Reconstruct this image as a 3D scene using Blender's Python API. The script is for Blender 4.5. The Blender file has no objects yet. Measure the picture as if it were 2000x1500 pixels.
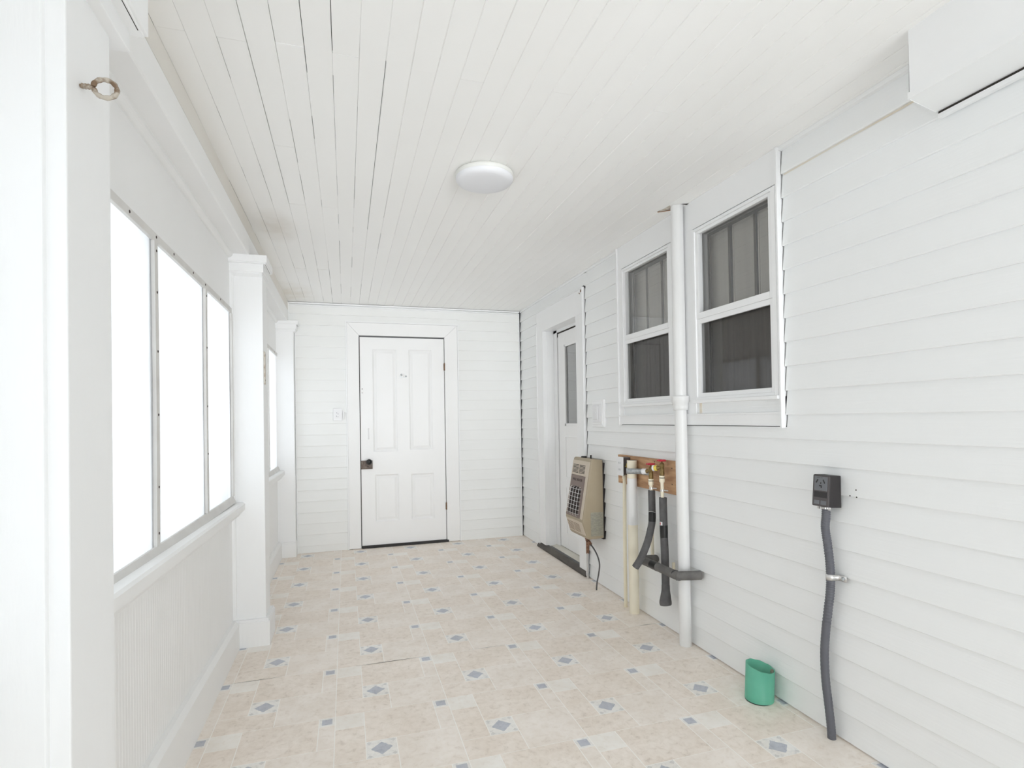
import bpy, math, random
from mathutils import Vector, Matrix

scene = bpy.context.scene
C = scene.collection
random.seed(7)

# ------------------------------------------------------------------ camera
F_PX = 1063.288
yaw, pitch, roll = (math.radians(a) for a in (16.9607, 0.6188, -0.9467))
CAM = Vector((0.0, 0.0, 1.2232))
fw = Vector((math.sin(yaw) * math.cos(pitch), math.cos(yaw) * math.cos(pitch), math.sin(pitch)))
rt = Vector((math.cos(yaw), -math.sin(yaw), 0))
up = rt.cross(fw)
r2 = rt * math.cos(roll) + up * math.sin(roll)
u2 = -rt * math.sin(roll) + up * math.cos(roll)
cd = bpy.data.cameras.new('camera')
cam = bpy.data.objects.new('camera', cd)
C.objects.link(cam)
m = Matrix((r2, u2, -fw)).transposed().to_4x4()
m.translation = CAM
cam.matrix_world = m
cd.sensor_fit = 'HORIZONTAL'
cd.sensor_width = 36.0
cd.lens = 36.0 * F_PX / 2000.0
cd.shift_y = 56.2969 / 2000.0
cd.clip_start = 0.02
cd.clip_end = 60
scene.camera = cam

# ------------------------------------------------------------------ world, light, exposure
w = bpy.data.worlds.new('world')
scene.world = w
w.use_nodes = True
wn = w.node_tree.nodes
bg = wn['Background']
bg.inputs[0].default_value = (0.90, 0.955, 1.0, 1)
bg.inputs[1].default_value = 2.35
scene.view_settings.view_transform = 'Standard'
scene.view_settings.look = 'None'
scene.view_settings.gamma = 1
scene.view_settings.use_curve_mapping = False
scene.view_settings.exposure = 0.47
cy = scene.cycles
cy.max_bounces = 14
cy.diffuse_bounces = 10
cy.glossy_bounces = 4
cy.transmission_bounces = 10
cy.transparent_max_bounces = 12
cy.caustics_reflective = False
cy.caustics_refractive = False
cy.use_denoising = True

# added soft fill lamp, sent through the rear doorway to brighten the far end
sd = bpy.data.lights.new('rear_fill_lamp', 'SUN'); sd.energy = 2.0; sd.angle = math.radians(28); sd.color = (0.95, 0.975, 1.0)
so_ = bpy.data.objects.new('rear_fill_lamp', sd); C.objects.link(so_)
so_.rotation_euler = Vector((-.06, 1, .09)).to_track_quat('-Z', 'Y').to_euler()

# ------------------------------------------------------------------ materials
def nt(name):
    mt = bpy.data.materials.new(name); mt.use_nodes = True
    n = mt.node_tree.nodes; l = mt.node_tree.links
    return mt, n, l, n['Principled BSDF']

def plain(name, col, rough=0.6, metal=0.0, spec=0.4):
    mt, n, l, b = nt(name)
    b.inputs['Base Color'].default_value = (*col, 1)
    b.inputs['Roughness'].default_value = rough
    b.inputs['Metallic'].default_value = metal
    b.inputs['Specular IOR Level'].default_value = spec
    return mt

def paint(name, col, col2=None, scale=(6, 6, 6), bump=0.1, bscale=(60, 60, 60), rough=0.55, mixlo=0.35, mixhi=0.75, dist=0.002):
    """painted or moulded surface: slow colour variation and a fine relief"""
    mt, n, l, b = nt(name)
    tc = n.new('ShaderNodeTexCoord')
    mp = n.new('ShaderNodeMapping'); mp.inputs['Scale'].default_value = scale
    no = n.new('ShaderNodeTexNoise'); no.inputs['Scale'].default_value = 1; no.inputs['Detail'].default_value = 4
    rp = n.new('ShaderNodeValToRGB')
    rp.color_ramp.elements[0].position = mixlo; rp.color_ramp.elements[1].position = mixhi
    rp.color_ramp.elements[0].color = (*col, 1)
    rp.color_ramp.elements[1].color = (*(col2 or [c * 0.97 for c in col]), 1)
    l.new(tc.outputs['Object'], mp.inputs[0]); l.new(mp.outputs[0], no.inputs['Vector'])
    l.new(no.outputs[0], rp.inputs[0]); l.new(rp.outputs[0], b.inputs['Base Color'])
    mp2 = n.new('ShaderNodeMapping'); mp2.inputs['Scale'].default_value = bscale
    n2 = n.new('ShaderNodeTexNoise'); n2.inputs['Scale'].default_value = 1; n2.inputs['Detail'].default_value = 5
    bu = n.new('ShaderNodeBump'); bu.inputs['Strength'].default_value = bump; bu.inputs['Distance'].default_value = dist
    l.new(tc.outputs['Object'], mp2.inputs[0]); l.new(mp2.outputs[0], n2.inputs['Vector'])
    l.new(n2.outputs[0], bu.inputs['Height']); l.new(bu.outputs[0], b.inputs['Normal'])
    b.inputs['Roughness'].default_value = rough
    b.inputs['Specular IOR Level'].default_value = 0.35
    return mt

WHITE = (0.80, 0.805, 0.81)
M = {}
M['paint'] = paint('white_gloss_paint', (0.90, 0.90, 0.897), (0.88, 0.88, 0.872), (3, 3, 3), 0.35, (28, 28, 9), 0.5)
M['col'] = paint('white_column_paint', (0.90, 0.905, 0.908), (0.885, 0.888, 0.89), (2, 2, 2), 0.45, (45, 45, 7), 0.45)
M['siding_r'] = paint('embossed_siding_long_wall', (0.885, 0.897, 0.90), (0.87, 0.878, 0.878), (1, 1, 2), 0.5, (40, 3.5, 110), 0.5, dist=0.0015)
M['siding_b'] = paint('embossed_siding_end_wall', (0.87, 0.877, 0.868), (0.85, 0.853, 0.838), (2, 2, 2), 0.5, (3.5, 40, 110), 0.5, dist=0.0015)
M['vinyl'] = paint('white_vinyl_trim', (0.90, 0.905, 0.91), None, (2, 2, 2), 0.05, (30, 30, 30), 0.4)
M['ceil'] = paint('painted_ceiling_boards', (0.935, 0.932, 0.92), (0.91, 0.903, 0.885), (1.6, 0.8, 1), 0.4, (30, 5, 30), 0.5, dist=0.001)
M['gap'] = plain('dark_gap', (0.035, 0.03, 0.026), 0.9)
M['shadowgap'] = plain('grey_sheathing_and_gap_shade', (0.16, 0.16, 0.165), 0.9)  # backing behind the siding, also painted shade above the window frames
M['door'] = paint('white_door_enamel', (0.90, 0.90, 0.90), (0.885, 0.885, 0.88), (3, 3, 3), 0.2, (30, 30, 6), 0.4)
M['black'] = plain('black_rubber', (0.03, 0.028, 0.027), 0.6)
M['sill_dark'] = paint('dark_brown_sill', (0.075, 0.066, 0.058), (0.14, 0.125, 0.11), (20, 6, 20), 0.3, (40, 10, 40), 0.6)
M['threshold'] = paint('dusty_threshold', (0.70, 0.68, 0.62), (0.60, 0.57, 0.5), (12, 6, 12), 0.1, (40, 40, 40), 0.6)
M['rust'] = paint('rusty_iron', (0.16, 0.10, 0.065), (0.30, 0.19, 0.12), (60, 60, 60), 0.6, (200, 200, 200), 0.8)
M['oldiron'] = paint('worn_lock_plate', (0.12, 0.09, 0.075), (0.24, 0.20, 0.17), (50, 50, 50), 0.6, (200, 200, 200), 0.6)
M['knob'] = plain('black_porcelain', (0.012, 0.013, 0.014), 0.15, 0, 0.6)
M['screw'] = plain('screw_head', (0.07, 0.05, 0.045), 0.6, 0.4)
M['batten'] = paint('grey_white_batten', (0.74, 0.73, 0.71), (0.66, 0.64, 0.62), (8, 8, 8), 0.3, (60, 60, 20), 0.6)
M['zinc'] = paint('galvanised_steel', (0.55, 0.57, 0.58), (0.36, 0.39, 0.41), (70, 70, 70), 0.2, (100, 100, 100), 0.4)
M['zinc'].node_tree.nodes['Principled BSDF'].inputs['Metallic'].default_value = 0.7
M['steel'] = plain('bright_steel', (0.72, 0.71, 0.70), 0.3, 0.9)
M['cream'] = paint('yellowed_plastic_pipe', (0.92, 0.86, 0.70), (0.90, 0.83, 0.64), (10, 10, 4), 0.05, (40, 40, 40), 0.4)
M['ivory'] = paint('ivory_plastic_pipe', (0.82, 0.77, 0.64), (0.80, 0.73, 0.57), (8, 8, 3), 0.05, (40, 40, 40), 0.4)
M['pvc'] = paint('white_plastic_pipe', (0.80, 0.80, 0.80), (0.78, 0.78, 0.77), (8, 8, 3), 0.05, (40, 40, 40), 0.35)
M['foam'] = paint('charcoal_foam', (0.098, 0.095, 0.096), (0.14, 0.137, 0.137), (25, 25, 25), 0.5, (120, 120, 120), 0.85)
M['foamdusty'] = paint('dusty_foam', (0.13, 0.125, 0.12), (0.21, 0.20, 0.19), (18, 18, 18), 0.5, (120, 120, 120), 0.85)
M['tape'] = plain('black_tape', (0.02, 0.02, 0.02), 0.3)
M['brass'] = paint('aged_brass', (0.20, 0.14, 0.055), (0.32, 0.23, 0.10), (80, 80, 80), 0.3, (150, 150, 150), 0.45)
M['brass'].node_tree.nodes['Principled BSDF'].inputs['Metallic'].default_value = 0.6
M['copper'] = paint('brown_copper', (0.20, 0.10, 0.06), (0.36, 0.20, 0.13), (80, 80, 80), 0.3, (150, 150, 150), 0.45)
M['red'] = plain('red_enamel', (0.55, 0.02, 0.045), 0.4)
M['yellow'] = plain('yellow_plastic', (0.75, 0.58, 0.10), 0.4)
M['whiteplastic'] = plain('white_plastic', (0.82, 0.82, 0.83), 0.35)
M['green'] = paint('green_sewer_pipe', (0.125, 0.44, 0.305), (0.15, 0.47, 0.33), (12, 12, 12), 0.1, (50, 50, 50), 0.4)
M['conduit'] = paint('grey_conduit', (0.115, 0.118, 0.135), (0.135, 0.138, 0.155), (10, 10, 10), 0.1, (50, 50, 50), 0.45)
M['boxdark'] = plain('dark_brown_plastic', (0.030, 0.026, 0.027), 0.45)
M['boxface'] = plain('grey_brown_faceplate', (0.095, 0.085, 0.085), 0.45)
M['recept'] = plain('grey_receptacle', (0.17, 0.175, 0.19), 0.45)
M['tan'] = paint('tan_enamel', (0.40, 0.335, 0.24), (0.38, 0.315, 0.22), (10, 10, 10), 0.1, (60, 60, 60), 0.45)
M['tanlight'] = paint('light_tan_enamel', (0.60, 0.525, 0.43), (0.57, 0.495, 0.40), (10, 10, 10), 0.1, (60, 60, 60), 0.45)
M['brownpanel'] = plain('brown_enamel_panel', (0.22, 0.165, 0.145), 0.5)
M['ceramic'] = paint('dark_burner_plaque', (0.045, 0.036, 0.034), (0.07, 0.055, 0.05), (60, 60, 60), 0.5, (200, 200, 200), 0.9)
M['decal'] = paint('grey_green_label', (0.31, 0.30, 0.25), (0.37, 0.35, 0.28), (60, 10, 160), 0.0, (50, 50, 50), 0.5, 0.45, 0.55)
M['darktext'] = plain('dark_brown_lettering', (0.03, 0.012, 0.008), 0.5)
M['ring'] = paint('chipped_painted_iron', (0.52, 0.47, 0.40), (0.20, 0.13, 0.08), (60, 60, 60), 0.6, (160, 160, 160), 0.6, 0.45, 0.62)
M['strike'] = paint('rust_flecked_plate', (0.66, 0.62, 0.56), (0.42, 0.32, 0.24), (50, 50, 50), 0.4, (120, 120, 120), 0.6, 0.45, 0.65)
M['lampbase'] = plain('lamp_base_white', (0.74, 0.74, 0.71), 0.4)
M['lamp'] = plain('opal_diffuser', (0.77, 0.775, 0.80), 0.35)
M['stain'] = paint('tan_water_stain', (0.82, 0.78, 0.70), (0.76, 0.66, 0.52), (30, 4, 60), 0.1, (60, 60, 60), 0.6)
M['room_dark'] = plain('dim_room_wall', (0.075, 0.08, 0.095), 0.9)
M['shutter'] = paint('grey_inner_panel', (0.86, 0.84, 0.79), (0.78, 0.76, 0.72), (20, 20, 1), 0.1, (40, 40, 40), 0.7)
M['shutter_rail'] = plain('slate_panel_rail', (0.075, 0.082, 0.10), 0.7)
M['curtain_low'] = paint('dim_lace_curtain', (0.55, 0.51, 0.48), (0.45, 0.42, 0.40), (3, 50, 3), 0.2, (30, 30, 30), 0.9)
M['blind'] = paint('grey_door_blind', (0.10, 0.099, 0.097), (0.085, 0.085, 0.083), (4, 4, 60), 0.1, (40, 40, 40), 0.7)
M['soil'] = paint('pipe_debris', (0.35, 0.33, 0.27), (0.14, 0.12, 0.09), (60, 60, 60), 0.6, (200, 200, 200), 0.9)
M['band_shade'] = paint('beam_band_painted_shade', (0.80, 0.775, 0.73), (0.74, 0.705, 0.65), (2, 1.2, 2), 0.2, (40, 8, 40), 0.5)  # tan tone carries the shading of the beam's upper band
M['board'] = None

def add_blot(mt, loc, rad, col):
    """a water stain of its own shape at one place on the boards"""
    n = mt.node_tree.nodes; l = mt.node_tree.links; b = n['Principled BSDF']
    src = b.inputs['Base Color'].links[0].from_socket
    tc = n.new('ShaderNodeTexCoord'); mp = n.new('ShaderNodeMapping'); mp.vector_type = 'POINT'
    mp.inputs['Location'].default_value = [-c / r for c, r in zip(loc, rad)]; mp.inputs['Scale'].default_value = [1 / r for r in rad]
    gr = n.new('ShaderNodeTexGradient'); gr.gradient_type = 'SPHERICAL'
    no = n.new('ShaderNodeTexNoise'); no.inputs['Scale'].default_value = 9; no.inputs['Detail'].default_value = 5
    mu = n.new('ShaderNodeMath'); mu.operation = 'MULTIPLY'; mx = n.new('ShaderNodeMix'); mx.data_type = 'RGBA'
    l.new(tc.outputs['Object'], mp.inputs[0]); l.new(mp.outputs[0], gr.inputs[0]); l.new(tc.outputs['Object'], no.inputs['Vector'])
    l.new(gr.outputs['Fac'], mu.inputs[0]); l.new(no.outputs[0], mu.inputs[1]); l.new(mu.outputs[0], mx.inputs[0])
    l.new(src, mx.inputs[6]); mx.inputs[7].default_value = (*col, 1); l.new(mx.outputs[2], b.inputs['Base Color'])
add_blot(M['ceil'], (-.37, 3.38, 2.35), (.13, .32, .3), (0.62, 0.55, 0.45))
add_blot(M['ceil'], (-.45, 5.1, 2.35), (.25, .45, .3), (0.70, 0.64, 0.54))
add_blot(M['paint'], (.07, 5.43, .0), (.10, .3, .42), (0.60, 0.56, 0.47))
add_blot(M['paint'], (1.02, 5.43, .0), (.12, .3, .12), (0.60, 0.56, 0.47))
add_blot(M['paint'], (.115, 5.43, 1.53), (.03, .3, .05), (0.50, 0.42, 0.30))

def wood_mat():
    mt, n, l, b = nt('bare_pine_board')
    tc = n.new('ShaderNodeTexCoord'); mp = n.new('ShaderNodeMapping'); mp.inputs['Scale'].default_value = (8, 3, 22)
    no = n.new('ShaderNodeTexNoise'); no.inputs['Scale'].default_value = 1.3; no.inputs['Detail'].default_value = 8; no.inputs['Distortion'].default_value = 1.2
    rp = n.new('ShaderNodeValToRGB')
    e = rp.color_ramp.elements
    e[0].position = 0.3; e[0].color = (0.36, 0.19, 0.10, 1)
    e[1].position = 0.7; e[1].color = (0.66, 0.42, 0.24, 1)
    l.new(tc.outputs['Object'], mp.inputs[0]); l.new(mp.outputs[0], no.inputs['Vector']); l.new(no.outputs[0], rp.inputs[0])
    l.new(rp.outputs[0], b.inputs['Base Color']); b.inputs['Roughness'].default_value = 0.7
    return mt
M['board'] = wood_mat()

def canvas_mat():
    mt, n, l, b = nt('white_canvas')
    tc = n.new('ShaderNodeTexCoord')
    mp = n.new('ShaderNodeMapping'); mp.inputs['Scale'].default_value = (1, 4.5, 1.2)
    no = n.new('ShaderNodeTexNoise'); no.inputs['Scale'].default_value = 1.6; no.inputs['Detail'].default_value = 6; no.inputs['Distortion'].default_value = 0.8
    bu = n.new('ShaderNodeBump'); bu.inputs['Strength'].default_value = 0.6; bu.inputs['Distance'].default_value = 0.02
    l.new(tc.outputs['Object'], mp.inputs[0]); l.new(mp.outputs[0], no.inputs['Vector']); l.new(no.outputs[0], bu.inputs['Height'])
    rp = n.new('ShaderNodeValToRGB')
    rp.color_ramp.elements[0].position = 0.3; rp.color_ramp.elements[0].color = (0.49, 0.495, 0.50, 1)
    rp.color_ramp.elements[1].position = 0.7; rp.color_ramp.elements[1].color = (0.61, 0.615, 0.62, 1)
    l.new(no.outputs[0], rp.inputs[0])
    tr = n.new('ShaderNodeBsdfTranslucent'); df = n.new('ShaderNodeBsdfDiffuse'); mx = n.new('ShaderNodeMixShader')
    l.new(rp.outputs[0], tr.inputs[0]); df.inputs[0].default_value = (0.85, 0.86, 0.87, 1)
    l.new(bu.outputs[0], tr.inputs['Normal']); l.new(bu.outputs[0], df.inputs['Normal'])
    mx.inputs[0].default_value = 0.42
    l.new(tr.outputs[0], mx.inputs[1]); l.new(df.outputs[0], mx.inputs[2])
    l.new(mx.outputs[0], n['Material Output'].inputs[0])
    n.remove(b)
    return mt
M['canvas'] = canvas_mat()

def glass_mat(name='window_glass', tint=(0.90, 0.895, 0.875)):
    mt, n, l, b = nt(name)
    tr = n.new('ShaderNodeBsdfTransparent'); tr.inputs[0].default_value = (*tint, 1)
    gl = n.new('ShaderNodeBsdfGlossy'); gl.inputs['Roughness'].default_value = 0.02
    fr_ = n.new('ShaderNodeFresnel'); fr_.inputs[0].default_value = 1.5
    fr = n.new('ShaderNodeMath'); fr.operation = 'MULTIPLY'; fr.use_clamp = True; fr.inputs[1].default_value = 3.4   # double glazing: four reflecting faces
    l.new(fr_.outputs[0], fr.inputs[0])
    mx = n.new('ShaderNodeMixShader')
    l.new(fr.outputs[0], mx.inputs[0]); l.new(tr.outputs[0], mx.inputs[1]); l.new(gl.outputs[0], mx.inputs[2])
    l.new(mx.outputs[0], n['Material Output'].inputs[0]); n.remove(b)
    return mt
M['glass'] = glass_mat()

def screen_mat():
    mt, n, l, b = nt('insect_screen')
    tr = n.new('ShaderNodeBsdfTransparent'); df = n.new('ShaderNodeBsdfDiffuse'); df.inputs[0].default_value = (0.075, 0.07, 0.066, 1)
    mx = n.new('ShaderNodeMixShader'); mx.inputs[0].default_value = 0.45
    l.new(tr.outputs[0], mx.inputs[1]); l.new(df.outputs[0], mx.inputs[2])
    l.new(mx.outputs[0], n['Material Output'].inputs[0]); n.remove(b)
    return mt
M['screen'] = screen_mat()

def tile_mat(name, a, b_, dark, sc=34):
    mt, n, l, b = nt(name)
    tc = n.new('ShaderNodeTexCoord')
    no = n.new('ShaderNodeTexNoise'); no.inputs['Scale'].default_value = sc; no.inputs['Detail'].default_value = 9; no.inputs['Roughness'].default_value = 0.72; no.inputs['Distortion'].default_value = 0.5
    rp = n.new('ShaderNodeValToRGB'); e = rp.color_ramp.elements
    e[0].position = 0.33; e[0].color = (*dark, 1)
    e[1].position = 0.60; e[1].color = (*a, 1)
    x = e.new(0.45); x.color = (*b_, 1)
    n2 = n.new('ShaderNodeTexNoise'); n2.inputs['Scale'].default_value = 7; n2.inputs['Detail'].default_value = 4
    mx = n.new('ShaderNodeMix'); mx.data_type = 'RGBA'; mx.blend_type = 'MULTIPLY'
    r3 = n.new('ShaderNodeValToRGB'); r3.color_ramp.elements[0].color = (0.94, 0.925, 0.905, 1); r3.color_ramp.elements[1].color = (1.0, 1.0, 1.0, 1)
    r3.color_ramp.elements[0].position = 0.38; r3.color_ramp.elements[1].position = 0.62
    l.new(tc.outputs['Object'], no.inputs['Vector']); l.new(tc.outputs['Object'], n2.inputs['Vector'])
    l.new(no.outputs[0], rp.inputs[0]); l.new(n2.outputs[0], r3.inputs[0])
    mx.inputs[0].default_value = 1
    l.new(rp.outputs[0], mx.inputs[6]); l.new(r3.outputs[0], mx.inputs[7]); l.new(mx.outputs[2], b.inputs['Base Color'])
    n4 = n.new('ShaderNodeTexNoise'); n4.inputs['Scale'].default_value = 90
    bu = n.new('ShaderNodeBump'); bu.inputs['Strength'].default_value = 0.15; bu.inputs['Distance'].default_value = 0.001
    l.new(tc.outputs['Object'], n4.inputs['Vector']); l.new(n4.outputs[0], bu.inputs['Height']); l.new(bu.outputs[0], b.inputs['Normal'])
    b.inputs['Roughness'].default_value = 0.42; b.inputs['Specular IOR Level'].default_value = 0.35
    return mt
TA = tile_mat('vinyl_beige', (0.915, 0.838, 0.765), (0.86, 0.78, 0.70), (0.715, 0.635, 0.555))
TB = tile_mat('vinyl_beige_pale', (0.925, 0.862, 0.80), (0.89, 0.82, 0.75), (0.785, 0.71, 0.635))
TC = tile_mat('vinyl_cream', (0.94, 0.91, 0.865), (0.925, 0.885, 0.83), (0.86, 0.81, 0.75))
TG = plain('vinyl_grout_line', (0.97, 0.94, 0.89), 0.35)
TD = tile_mat('vinyl_diamond_ground', (0.93, 0.91, 0.875), (0.87, 0.85, 0.82), (0.68, 0.67, 0.66), 45)
TE = tile_mat('vinyl_slate_blue', (0.555, 0.575, 0.625), (0.50, 0.52, 0.58), (0.42, 0.445, 0.51), 50)
TF = tile_mat('vinyl_speckle_corner', (0.76, 0.745, 0.72), (0.70, 0.685, 0.665), (0.60, 0.59, 0.58), 60)

# ------------------------------------------------------------------ mesh helpers
class MB:
    def __init__(s, *mats):
        s.v = []; s.f = []; s.m = []; s.sm = []; s.mats = list(mats)
    def add(s, vs, fs, mat=0, smooth=False):
        o = len(s.v); s.v += [tuple(p) for p in vs]
        for f in fs:
            s.f.append([i + o for i in f]); s.m.append(mat); s.sm.append(smooth)
        return s
    def box(s, x0, x1, y0, y1, z0, z1, mat=0):
        x0, x1 = min(x0, x1), max(x0, x1); y0, y1 = min(y0, y1), max(y0, y1); z0, z1 = min(z0, z1), max(z0, z1)
        vs = [(x, y, z) for x in (x0, x1) for y in (y0, y1) for z in (z0, z1)]
        return s.add(vs, [(0, 1, 3, 2), (4, 6, 7, 5), (0, 4, 5, 1), (2, 3, 7, 6), (0, 2, 6, 4), (1, 5, 7, 3)], mat)
    def quad(s, a, b, c, d, mat=0):
        return s.add([a, b, c, d], [(0, 1, 2, 3)], mat)
    def prism(s, prof, axis, a0, a1, mat=0, caps=True):
        """prof: 2D points; axis 'y' -> (x,z) outline, 'x' -> (y,z), 'z' -> (x,y)"""
        def P(p, a):
            return {'y': (p[0], a, p[1]), 'x': (a, p[0], p[1]), 'z': (p[0], p[1], a)}[axis]
        n = len(prof)
        vs = [P(p, a0) for p in prof] + [P(p, a1) for p in prof]
        fs = [(i, (i + 1) % n, n + (i + 1) % n, n + i) for i in range(n)]
        if caps: fs += [tuple(range(n))[::-1], tuple(range(n, 2 * n))]
        return s.add(vs, fs, mat)
    def tube(s, path, r, n=16, mat=0, caps=True, r_fn=None):
        path = [Vector(p) for p in path]
        rings = []; prev = None
        for i, p in enumerate(path):
            t = (path[min(i + 1, len(path) - 1)] - path[max(i - 1, 0)]).normalized()
            if prev is None:
                a = Vector((0, 0, 1)) if abs(t.z) < 0.9 else Vector((1, 0, 0))
                u = t.cross(a).normalized()
            else:
                u = (prev - t * prev.dot(t)).normalized()
            prev = u; v = t.cross(u)
            rr = r[i] if isinstance(r, (list, tuple)) else r
            rings.append([p + u * rr * math.cos(2 * math.pi * k / n) + v * rr * math.sin(2 * math.pi * k / n) for k in range(n)])
        vs = [q for ring in rings for q in ring]
        fs = [(i * n + k, i * n + (k + 1) % n, (i + 1) * n + (k + 1) % n, (i + 1) * n + k) for i in range(len(rings) - 1) for k in range(n)]
        s.add(vs, fs, mat, True)
        if caps:
            s.add(rings[0], [tuple(range(n))[::-1]], mat); s.add(rings[-1], [tuple(range(n))], mat)
        return s
    def lathe(s, prof, c, axis=(0, 0, 1), n=24, mat=0, smooth=True):
        """prof: (radius, height) pairs along axis from c"""
        ax = Vector(axis).normalized(); a = Vector((0, 0, 1)) if abs(ax.z) < 0.9 else Vector((1, 0, 0))
        u = ax.cross(a).normalized(); v = ax.cross(u); c = Vector(c)
        vs = [c + ax * h + (u * math.cos(2 * math.pi * k / n) + v * math.sin(2 * math.pi * k / n)) * max(r, 1e-5) for r, h in prof for k in range(n)]
        fs = [(i * n + k, i * n + (k + 1) % n, (i + 1) * n + (k + 1) % n, (i + 1) * n + k) for i in range(len(prof) - 1) for k in range(n)]
        return s.add(vs, fs, mat, smooth)
    def frame(s, x0, x1, ya, yb, za, zb, wl, wr, wb, wt, mat=0):
        """rectangular frame in a wall plane, four pieces butted end to end"""
        s.box(x0, x1, ya, ya + wl, za, zb, mat); s.box(x0, x1, yb - wr, yb, za, zb, mat)
        if wb: s.box(x0, x1, ya + wl, yb - wr, za, za + wb, mat)
        if wt: s.box(x0, x1, ya + wl, yb - wr, zb - wt, zb, mat)
        return s
    def build(s, name, parent=None, bevel=0, seg=2, **tags):
        off = Vector(parent['_o']) if parent is not None and '_o' in parent else Vector((0, 0, 0))
        me = bpy.data.meshes.new(name)
        me.from_pydata([tuple(Vector(p) - off) for p in s.v], [], s.f)
        for mt in s.mats: me.materials.append(mt)
        for p, mi, sm in zip(me.polygons, s.m, s.sm):
            p.material_index = mi; p.use_smooth = sm
        me.update()
        import bmesh
        bm = bmesh.new(); bm.from_mesh(me)
        if name not in ('pane', 'insect_screen'): bmesh.ops.recalc_face_normals(bm, faces=bm.faces)
        bm.to_mesh(me); bm.free()
        o = bpy.data.objects.new(name, me); C.objects.link(o)
        if parent is not None:
            o.parent = parent
            o['_o'] = tuple(off)
        if bevel:
            bv = o.modifiers.new('bevel', 'BEVEL'); bv.width = bevel; bv.segments = seg; bv.limit_method = 'ANGLE'; bv.angle_limit = math.radians(50)
        for k, val in tags.items(): o[k] = val
        return o

def thing(name, loc, label, category, group=None, kind=None):
    o = bpy.data.objects.new(name, None); C.objects.link(o)
    o.empty_display_size = 0.05
    o.location = loc; o['_o'] = tuple(loc)
    o['label'] = label; o['category'] = category
    if group: o['group'] = group
    if kind: o['kind'] = kind
    return o

ST = dict(kind='structure')
XR = 1.762; YB = 5.4356; H = 2.35; XW = -0.60
YR = -1.6           # the porch goes on behind the camera

# ------------------------------------------------------------------ floor
def floor():
    mb = MB(TG, TA, TB, TC, TD, TE, TF, M['gap'])
    px, py, x0, y0 = 0.4643, 0.4585, 0.112, 2.109
    xa, xb = -0.60, 1.80
    mb.quad((xa, YR, -0.0002), (xb, YR, -0.0002), (xb, YB + 0.1, -0.0002), (xa, YB + 0.1, -0.0002), 0)
    g = 0.0016
    # pieces of one repeat in units of the repeat: u0,u1,v0,v1,material
    P = [(-.365, .125, .61, .88, 1), (.125, .635, .61, 1.12, 2), (-.12, .125, .88, 1.12, 4),
         (-.365, -.12, .88, 1.385, 1), (-.365, -.12, 1.385, 1.61, 3), (-.12, .50, 1.12, 1.61, 1),
         (.50, .635, 1.12, 1.475, 2), (.50, .635, 1.475, 1.61, 4)]
    def rect(a, b, c, d, z, mat):
        a = max(a, xa); b = min(b, xb); c = max(c, YR); d = min(d, YB + 0.1)
        if b - a > 1e-4 and d - c > 1e-4:
            mb.quad((a, c, z), (b, c, z), (b, d, z), (a, d, z), mat)
    def poly(pts, z, mat):
        if all(xa < p[0] < xb and YR < p[1] < YB + 0.05 for p in pts):
            mb.add([(p[0], p[1], z) for p in pts], [tuple(range(len(pts)))], mat)
    rnd = random.Random(3)
    for i in range(-3, 5):
        for j in range(-10, 9):
            for (u0, u1, v0, v1, mt) in P:
                a, b = x0 + (u0 + i) * px, x0 + (u1 + i) * px
                c, d = y0 + (v0 + j) * py, y0 + (v1 + j) * py
                rect(a + g, b - g, c + g * 0.6, d - g * 0.6, 0.0, mt)
                if mt == 4 and u0 < 0:
                    cx, cyy = (a + b) / 2, (c + d) / 2; hw = 0.041
                    k = 8
                    pts = []
                    for q in range(4):
                        an = math.pi / 2 * q; an2 = an + math.pi / 2
                        for s_ in range(k):
                            t = s_ / k
                            rr = hw * (1 + rnd.uniform(-.06, .04))
                            pts.append((cx + rr * ((1 - t) * math.cos(an) + t * math.cos(an2)), cyy + rr * ((1 - t) * math.sin(an) + t * math.sin(an2))))
                    poly(pts, 0.0001, 5)
                    for sx in (-1, 1):
                        for sy in (-1, 1):
                            qx, qy = cx + sx * (b - a) * .40, cyy + sy * (d - c) * .40
                            e = 0.011
                            poly([(qx - sx * e, qy - sy * 0.0), (qx, qy - sy * e), (qx + sx * e * .8, qy), (qx, qy + sy * e * .8)], 0.0001, 6)
                elif mt == 4:
                    cx, cyy = (a + b) / 2, (c + d) / 2
                    e = 0.020
                    poly([(cx - e, cyy - e), (cx + e, cyy - e), (cx + e, cyy + e), (cx - e, cyy + e)], 0.0001, 5)
    # opened seam across the vinyl
    ys = y0 + 1.61 * py
    for (a, b, wd) in ((-0.56, -0.30, 0.0022), (0.02, 0.385, 0.0036), (0.60, 0.83, 0.0016), (1.60, 1.75, 0.003)):
        mid = (a + b) / 2
        mb.add([(a, ys, 0.0008), (mid, ys - wd, 0.0008), (b, ys, 0.0008), (mid, ys + wd * .3, 0.0008)], [(0, 1, 2, 3)], 7)
    mb.build('floor', label='beige vinyl floor printed with stone tiles and slate blue diamonds', category='floor', **ST)
floor()

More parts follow.
